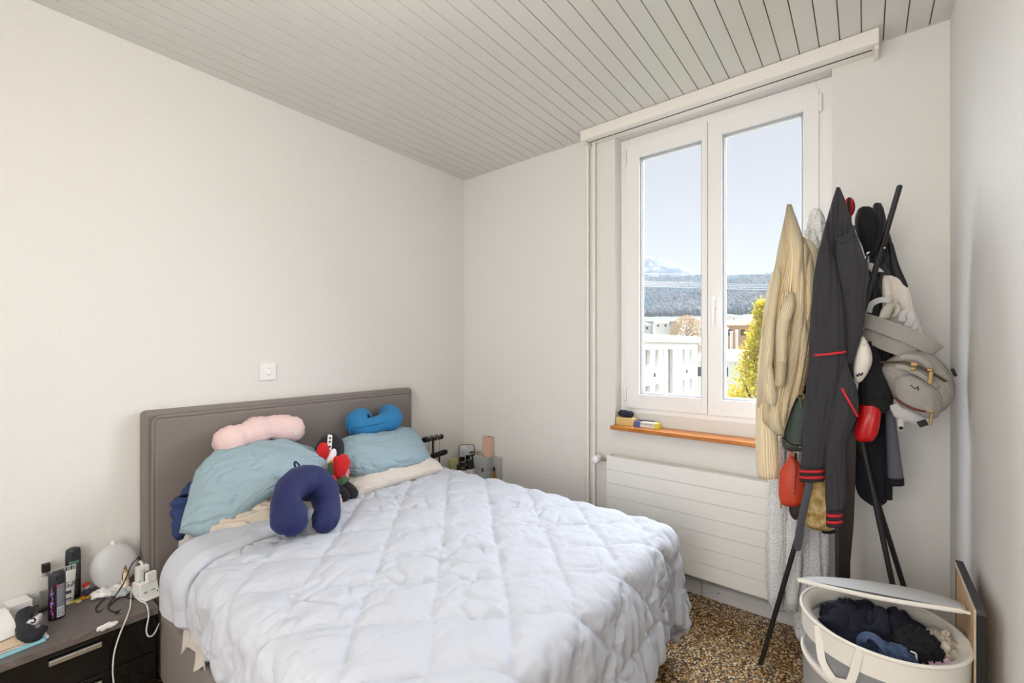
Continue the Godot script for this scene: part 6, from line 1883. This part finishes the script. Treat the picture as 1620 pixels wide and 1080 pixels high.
func build_outside() -> void:
	var render := mk(rgb8(240, 238, 232), 0.9)
	var shade := mk(rgb8(176, 178, 178), 0.8)  # pale blinds greyed for the shade in their recesses; plain grey on houses
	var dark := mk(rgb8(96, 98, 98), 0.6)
	# ground and slope
	var fw := ray(1115, HORIZON)
	fw = fw.normalized()
	var sd := Vector3(-fw.z, 0, fw.x)
	var f := noise(1.0, FastNoiseLite.TYPE_SIMPLEX_SMOOTH, 81, 4)
	var hgt := func(s: float, l: float) -> float:
		var keys := [[0.0, -12.0], [60.0, -12.0], [160.0, -6.0], [300.0, 8.0], [430.0, 21.0], [520.0, 30.0], [640.0, 56.0], [760.0, 92.0], [860.0, 120.0], [960.0, 136.0], [1100.0, 142.0], [1300.0, 140.0]]
		var k := 0
		while k < keys.size() - 2 and keys[k + 1][0] < s:
			k += 1
		var t := clampf((s - keys[k][0]) / (keys[k + 1][0] - keys[k][0]), 0, 1)
		var h: float = lerpf(keys[k][1], keys[k + 1][1], t)
		return h + smoothstep(450.0, 900.0, s) * 14.0 * f.get_noise_2d(s * 0.004, l * 0.004)
	var p := PackedVector3Array()
	var nr := 90
	var nc := 80
	for i in nr:
		for j in nc:
			var s := 4.0 + 1296.0 * pow(float(i) / (nr - 1), 1.3)
			var l := (float(j) / (nc - 1) - 0.5) * 1500.0
			var q := EYE + fw * s + sd * l
			q.y = hgt.call(s, l)
			p.append(q)
	var gr := mk(Color.WHITE, 0.95, {"tex": noise_tex(noise(0.03, FastNoiseLite.TYPE_SIMPLEX_SMOOTH, 82, 4), 512, ramp([[0.0, rgb8(76, 82, 70)], [0.5, rgb8(96, 100, 86)], [1.0, rgb8(114, 112, 104)]])), "tri": 0.02, "world": true})
	struct("hillside", Shape.new().patch(p, nr, nc, {"face": Vector3.UP}), gr)
	# forest on the slope
	var cone := Shape.new().lathe([Vector2(0.0, 1.0), Vector2(0.10, 0.75), Vector2(0.19, 0.45), Vector2(0.27, 0.12), Vector2(0.05, 0.0)], 6).mesh()
	var puffm := Shape.new().ball(Vector3(0, 0.55, 0), Vector3(0.36, 0.5, 0.36), 6, 8).mesh()
	var rng := RandomNumberGenerator.new()
	rng.seed = 14
	for kind in 2:
		var mm := MultiMesh.new()
		mm.transform_format = MultiMesh.TRANSFORM_3D
		mm.use_colors = true
		var xs := []
		var cs := []
		var want := 30000 if kind == 0 else 17000
		while xs.size() < want:
			var s := rng.randf_range(560, 1180)
			var l := rng.randf_range(-420, 420)
			var g := f.get_noise_2d(s * 0.006 + 50, l * 0.006)
			if (g > 0.02) != (kind == 0) and rng.randf() < 0.85:
				continue
			var q := EYE + fw * s + sd * l
			q.y = hgt.call(s, l) - 0.5
			var hh := rng.randf_range(6.0, 11) if kind == 0 else rng.randf_range(5, 8.5)
			xs.append(Transform3D(Basis(Vector3.UP, rng.randf() * TAU).scaled(Vector3(hh, hh, hh)), q))
			var v := rng.randf_range(0.85, 1.15)
			cs.append(Color(0.060 * v, 0.092 * v, 0.105 * v) if kind == 0 else Color(0.105 * v, 0.105 * v, 0.108 * v))  # conifer colour leans blue to carry distance haze
		mm.mesh = cone if kind == 0 else puffm
		mm.instance_count = xs.size()
		for k in xs.size():
			mm.set_instance_transform(k, xs[k])
			mm.set_instance_color(k, cs[k])
		var mi := MultiMeshInstance3D.new()
		mi.name = ["conifer_forest", "bare_forest"][kind]
		mi.multimesh = mm
		var fm := mk(Color.WHITE, 0.95)
		fm.vertex_color_use_as_albedo = true
		mi.material_override = fm
		mi.set_meta("kind", "stuff")
		mi.set_meta("label", ["dark conifer forest tinted blue for haze covering the far hillside", "grey brown leafless woods mixed into the far hillside"][kind])
		mi.set_meta("category", "forest")
		add_child(mi)
	# far mountain
	p = PackedVector3Array()
	var cen := EYE + ray(1040, HORIZON) * 2300.0
	for i in 40:
		for j in 60:
			var u := float(i) / 39.0
			var w := float(j) / 59.0 - 0.5
			var q := cen + fw * (u - 0.5) * 900.0 + sd * w * 1900.0
			var hh := 452.0 * exp(-pow((w * 1900.0) / 250.0, 2.0)) * 0.22 + 345.0 * exp(-pow((w * 1900.0 + 60.0) / 560.0, 2.0))
			hh *= 1.07
			hh *= 1.0 - pow(absf(2.0 * u - 1.0), 2.0)
			q.y = -12.0 + hh * (1.0 + 0.10 * f.get_noise_2d(u * 4.0, w * 14.0))
			p.append(q)
	struct("mountain", Shape.new().patch(p, 40, 60, {"face": Vector3.UP}), mk(Color.WHITE, 0.95, {"tex": noise_tex(noise(0.02, FastNoiseLite.TYPE_SIMPLEX_SMOOTH, 83, 4), 256, ramp([[0.0, rgb8(74, 84, 98)], [0.6, rgb8(84, 94, 108)], [0.7, rgb8(140, 146, 156)], [1.0, rgb8(186, 190, 198)]])), "tri": 0.004, "world": true}))

	# haze in the valley
	var fog := FogVolume.new()
	fog.name = "valley_haze"
	fog.shape = RenderingServer.FOG_VOLUME_SHAPE_BOX
	fog.size = Vector3(1700, 250, 1500)
	fog.position = EYE + fw * 900.0 + Vector3(0, 35, 0)
	fog.rotation.y = atan2(fw.x, fw.z)
	var fgm := FogMaterial.new()
	fgm.density = 0.00025
	fgm.albedo = Color(0.93, 0.97, 1.0)
	fog.material = fgm
	fog.set_meta("kind", "stuff")
	fog.set_meta("label", "pale blue haze lying over the valley and hills")
	fog.set_meta("category", "haze")
	add_child(fog)

	# white block of flats across the street
	var p1 := at(1021, HORIZON, 33.7)
	var p2 := at(1091, HORIZON, 41.2)
	var dir := (p2 - p1)
	dir.y = 0
	var unit := dir.length()
	dir = dir.normalized()
	var a := p1 - dir * 8.0
	var hit := func(px: float) -> float:
		# distance along the facade where a sight line meets it
		var d := ray(px, HORIZON)
		var den := d.x * dir.z - d.z * dir.x
		var t := ((a.x - EYE.x) * dir.z - (a.z - EYE.z) * dir.x) / den
		var q := EYE + d * t
		return (Vector3(q.x - a.x, 0, q.z - a.z)).dot(dir)
	var endu: float = hit.call(1103.5)
	var b := a + dir * endu
	var o := thing("apartment_building", "white flat roofed apartment block across the street", "building", Vector3((a.x + b.x) / 2, -12, (a.z + b.z) / 2))
	var holes := []
	var cols := [[1021, 1028.5, 0], [1036.5, 1042.5, 0], [1049, 1051.2, 1], [1072.3, 1074.5, 1], [1079.3, 1084, 0], [1090.6, 1095, 0]]
	var topy := 1.476 - (552.9 - 549.0) / 696.7 * 33.7
	for c in cols:
		for r in 4:
			var y1 := topy - r * 2.8
			holes.append([hit.call(c[0]), hit.call(c[1]), y1 - (1.15 if c[2] == 0 else 0.45), y1])
	holes.append([hit.call(1056), hit.call(1064.5), -10.0, topy + 0.02])
	facade(o, a, b, -12.0, 2.25, 0.4, holes, render, shade, 0.30)
	var side := Vector3(-dir.z, 0, dir.x)
	if side.dot(EYE - a) > 0: side = -side
	var bs := Basis(dir, Vector3.UP, dir.cross(Vector3.UP))
	part("side_wall", Shape.new().box(Vector3(0.4, 14.2, 11), Vector3(b.x, -4.9, b.z) + side * 5.9 - dir * 0.2, 0.0, 1, bs), render, o)
	part("roof", Shape.new().box(Vector3(endu + 0.5, 0.25, 12), (a + b) / 2 * Vector3(1, 0, 1) + Vector3(0, 2.36, 0) + side * 5.8, 0.02, 1, bs), render, o)
	part("fascia", Shape.new().box(Vector3(endu + 0.5, 0.34, 0.3), (a + b) / 2 * Vector3(1, 0, 1) + Vector3(0, 2.06, 0) - side * 0.16, 0.02, 1, bs), render, o)
	for c in [1035.0, 1086.0]:
		for r in 2:
			var u: float = hit.call(c)
			part("vent", Shape.new().box(Vector3(0.10, 0.32, 0.10), a * Vector3(1, 0, 1) + dir * u + Vector3(0, topy + 0.78 - 2.8 * r, 0) - side * 0.05, 0.01, 1, bs), dark, o)
	# roof mast and power lines
	var mp: Vector3 = a + dir * hit.call(1018.0) + side * 1.0
	var mast := thing("roof_mast", "slim grey power line mast on the white block's roof", "mast", Vector3(mp.x, 2.48, mp.z))
	var mt: float = (mp - EYE).dot(Vector3(-sin(YAW), 0, -cos(YAW)))
	var my: float = EYE.y + (HORIZON - 449.0) / FOCAL * mt
	part("pole", Shape.new().tube([Vector3(mp.x, 2.4, mp.z), Vector3(mp.x, my, mp.z)], 0.045, 10), dark, mast)
	part("ring", Shape.new().tube(_circle(Vector3.ZERO, 0.13, 18), 0.03, 6, false).moved(Transform3D(Basis(Vector3.RIGHT, PI / 2), Vector3(mp.x, my + 0.12, mp.z))), dark, mast)
	var wirem := mk(rgb8(225, 228, 232), 0.6)
	var k := 0
	for q in [[433.0, 432.5], [445.5, 450.5], [448.0, 453.0], [450.5, 455.5], [453.0, 458.5], [502.0, 503.0]]:
		var l0 := at(960, q[0] - 1.2, 44.0)
		var l1 := at(1035, q[0], 46.0)
		var l2 := at(1260, q[1], 52.0)
		tag(obj("power_line", Shape.new().tube(smooth_path([l0, l1, (l1 + l2) / 2 + Vector3(0, -0.06, 0), l2], 14), 0.022 if k > 0 and k < 5 else 0.018, 6), wirem), ["topmost overhead wire crossing the far ridge", "overhead wire, upper of the close bundle of four", "overhead wire, second from top in the close bundle", "overhead wire, third from top in the close bundle", "overhead wire, lowest of the close bundle of four", "overhead wire low down above the white block's roof"][k], "cable", "overhead power lines")
		k += 1
	# bare bush behind the roof
	tree("bare_tree", at(1086, 549, 130.0), -6.0, 16.4, 11.5, rgb8(205, 182, 166), rgb8(150, 128, 114), "pale brown leafless round tree rising behind the white block", 7, 0.0, 4200, 0.40)
	# yellow flowering tree in front
	tree("yellow_tree", at(1209, 549, 17.0), -12.0, 14.8, 9.8, rgb8(232, 220, 100), rgb8(96, 84, 52), "bright yellow green blossoming tree outside the right pane", 9, 1.0, 26000, 0.12)
	# houses in the valley
	var roof := mk(rgb8(178, 120, 96), 0.9)
	var tan := mk(rgb8(214, 178, 146), 0.9)
	house(at(1176, 549, 95.0), 13.0, 9.0, -12.0, 6.2, tan, roof, dark, "house with brown red hipped roof beside the yellow tree", 0.25, 5)
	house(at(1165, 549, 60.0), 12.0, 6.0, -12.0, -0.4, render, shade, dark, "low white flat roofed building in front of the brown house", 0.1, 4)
	house(at(1104, 549, 70.0), 5.5, 6.0, -12.0, -3.0, tan, roof, dark, "tan house corner showing right of the white block", 0.2, 2)
	var spots := [[1030, 512, 260, 17], [1047, 515, 240, 13], [1018, 519, 230, 12], [1064, 511, 300, 11], [1154, 505, 250, 16], [1190, 505, 270, 15], [1148, 521, 200, 10], [1184, 524, 190, 14], [1205, 512, 240, 14], [1170, 514, 290, 12]]
	var hl := ["white house beside the small trees, far valley left pane", "pale house next to the bare tree in the valley", "low pale house just above the white block's roof end", "small far house behind the bare tree's left edge", "wide white block high in the valley, right pane", "bright white house near the yellow tree's tip, upper row", "small pale house beside the chimneys", "white shed just above the brown red roof", "white house partly behind the beige cardigan, far valley", "small far house between the two white blocks"]
	for i in spots.size():
		var q: Array = spots[i]
		var g := at(q[0], q[1], q[2])
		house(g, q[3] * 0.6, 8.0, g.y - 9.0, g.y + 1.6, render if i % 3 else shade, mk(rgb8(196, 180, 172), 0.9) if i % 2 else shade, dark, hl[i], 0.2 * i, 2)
	for i in 3:
		var px: float = [1150.0, 1157.0, 1165.5][i]
		var top := at(px, [520.0, 526.0, 524.0][i], 88.0)
		var ch := thing("chimney", ["white chimney pipe, tallest of three before the brown roof", "white chimney pipe in the middle of three", "white chimney pipe nearest the yellow tree"][i], "chimney", Vector3(top.x, -12, top.z), "white chimney pipes in the valley")
		part("pipe", Shape.new().tube([Vector3(top.x, -12, top.z), top], 0.22, 10), render, ch)
		part("cap", Shape.new().lathe([Vector2(0.3, 0), Vector2(0.3, 0.2), Vector2(0, 0.35)], 12, Transform3D(Basis(), top)), render, ch)
	# small trees of the valley
	for i in 12:
		var px: float = 1012.0 + [2, 14, 26, 40, 52, 130, 142, 156, 168, 182, 196, 206][i] * 1.0
		var t := 345.0 + 25.0 * (i % 4)
		var g := at(px, 514 + 3 * (i % 3), t)
		var side_name := "left pane" if i < 5 else "right pane"
		tree("valley_tree", g, g.y - 8.0, 12.0, 10.0, rgb8(92, 100, 90) if i % 2 else rgb8(108, 102, 96), rgb8(76, 66, 58), "small %s valley tree, %s from the mast side in the %s" % ["grey green" if i % 2 else "grey brown", ["first", "second", "third", "fourth", "fifth", "sixth", "seventh"][i if i < 5 else i - 5], side_name], 20 + i, 0.3, 500, 0.9, "small trees in the valley")

func house(c: Vector3, w: float, d: float, y0: float, y1: float, wall: Material, roof: Material, glass: Material, label: String, turn: float, n: int) -> void:
	var to := (EYE - c)
	to.y = 0
	var right := Vector3.UP.cross(to.normalized()).normalized().rotated(Vector3.UP, turn * 0.5)
	var a := c - right * w / 2
	var b := c + right * w / 2
	var o := thing("house", label, "house", Vector3(c.x, y0, c.z))
	var holes := []
	for k in n:
		var u := w * (k + 0.5) / n
		holes.append([u - 0.5, u + 0.5, y1 - 2.2, y1 - 0.9])
	facade(o, a, b, y0, y1, 0.3, holes, wall, glass, 0.2)
	var back := Vector3.UP.cross(right)
	if back.dot(to) > 0: back = -back
	var bs := Basis(right, Vector3.UP, right.cross(Vector3.UP))
	part("back_wall", Shape.new().box(Vector3(w, y1 - y0, d - 0.3), Vector3(c.x, (y0 + y1) / 2, c.z) + back * (d / 2 + 0.25), 0.0, 1, bs), wall, o)
	var s := Shape.new()
	var e := 0.5
	var rh := 1.6 if roof != wall else 0.4
	var q := []
	for k in [[-1, -1], [1, -1], [1, 1], [-1, 1]]:
		q.append(Vector3(c.x, y1, c.z) + right * (w / 2 + e) * k[0] + back * (d / 2 + (d / 2 + e) * k[1]))
	var r0 := Vector3(c.x, y1 + rh, c.z) - right * w * 0.3 + back * d / 2
	var r1 := Vector3(c.x, y1 + rh, c.z) + right * w * 0.3 + back * d / 2
	s.quad(q[0], q[1], r1, r0, Vector3.UP).quad(q[2], q[3], r0, r1, Vector3.UP).quad(q[1], q[2], r1, r1, Vector3.UP).quad(q[3], q[0], r0, r0, Vector3.UP).quad(q[0], q[1], q[2], q[3], Vector3.DOWN)
	part("roof", s, roof, o)

func tree(called: String, where: Vector3, y0: float, height: float, width: float, leaf: Color, bark: Color, label: String, sd: int, pointed: float, count: int, size: float, group := "") -> void:
	var o := thing(called, label, "tree", Vector3(where.x, y0, where.z), group)
	var rng := RandomNumberGenerator.new()
	rng.seed = sd
	var base := Vector3(where.x, y0, where.z)
	var trunk := Shape.new().tube(smooth_path([base, base + Vector3(0.02, height * 0.3, 0.01) , base + Vector3(-0.02, height * 0.7, 0) , base + Vector3(0, height * 0.93, 0)], 10), [width * 0.03, width * 0.028, width * 0.025, width * 0.022, width * 0.02, width * 0.016, width * 0.012, width * 0.009, width * 0.006, width * 0.004], 8)
	var half := func(y: float) -> float:
		# half width of the crown at a height fraction
		if pointed > 0.5:
			return width * 0.5 * clampf(1.04 - y, 0.0, 1.0) * smoothstep(0.0, 0.25, y)
		var k := (y - 0.60) / 0.42
		return width * 0.5 * sqrt(maxf(0.0, 1.0 - k * k))
	for k in mini(70, 12 + count / 60):
		var y := rng.randf_range(0.22, 0.95)
		var a := rng.randf() * TAU
		var reach: float = half.call(y) * rng.randf_range(0.6, 0.95)
		var p0 := base + Vector3(0, height * (y - 0.14), 0)
		var p1 := base + Vector3(cos(a) * reach, height * y, sin(a) * reach)
		trunk.tube([p0, p0.lerp(p1, 0.5) + Vector3(0, reach * 0.06, 0), p1], [width * 0.007, width * 0.005, width * 0.002], 5, false)
	part("trunk", trunk, mk(bark, 0.9), o)
	var mm := MultiMesh.new()
	mm.transform_format = MultiMesh.TRANSFORM_3D
	mm.use_colors = true
	var lf := Shape.new()
	lf.quad(Vector3(-0.5, 0, 0), Vector3(0, 0.15, -0.3), Vector3(0.5, 0, 0), Vector3(0, 0.15, 0.3), Vector3.UP)
	lf.quad(Vector3(0, -0.5, 0), Vector3(0.3, 0, 0.1), Vector3(0, 0.5, 0), Vector3(-0.3, 0, 0.1), Vector3.BACK)
	mm.mesh = lf.mesh()
	mm.instance_count = count
	var lin := leaf.srgb_to_linear()
	var cl := noise(3.0 / width, FastNoiseLite.TYPE_SIMPLEX_SMOOTH, sd, 2)
	for k in count:
		var q := Vector3.ZERO
		for tries in 6:
			var y := rng.randf_range(0.2, 1.02)
			var a := rng.randf() * TAU
			var rr: float = half.call(y) * sqrt(rng.randf_range(0.15, 1.0))
			q = Vector3(cos(a) * rr, height * y, sin(a) * rr)
			if rng.randf() < 0.55 + 1.2 * cl.get_noise_3dv(q * 2.0):
				break
		q += Vector3(rng.randfn(), rng.randfn(), rng.randfn()) * width * 0.012
		var s := size * rng.randf_range(0.6, 1.3)
		mm.set_instance_transform(k, Transform3D(Basis.from_euler(Vector3(rng.randf() * TAU, rng.randf() * TAU, rng.randf() * TAU)).scaled(Vector3(s, s, s)), q))
		var v := rng.randf_range(0.75, 1.2)
		mm.set_instance_color(k, Color(lin.r * v, lin.g * v * rng.randf_range(0.92, 1.06), lin.b * v * rng.randf_range(0.6, 1.3)))
	var mi := MultiMeshInstance3D.new()
	mi.name = "foliage"
	mi.multimesh = mm
	var m := mk(Color.WHITE, 0.8, {"back": Color(0.6, 0.6, 0.45)})
	m.vertex_color_use_as_albedo = true
	m.cull_mode = BaseMaterial3D.CULL_DISABLED
	mi.material_override = m
	mi.set_meta("kind", "stuff")
	o.add_child(mi, true)
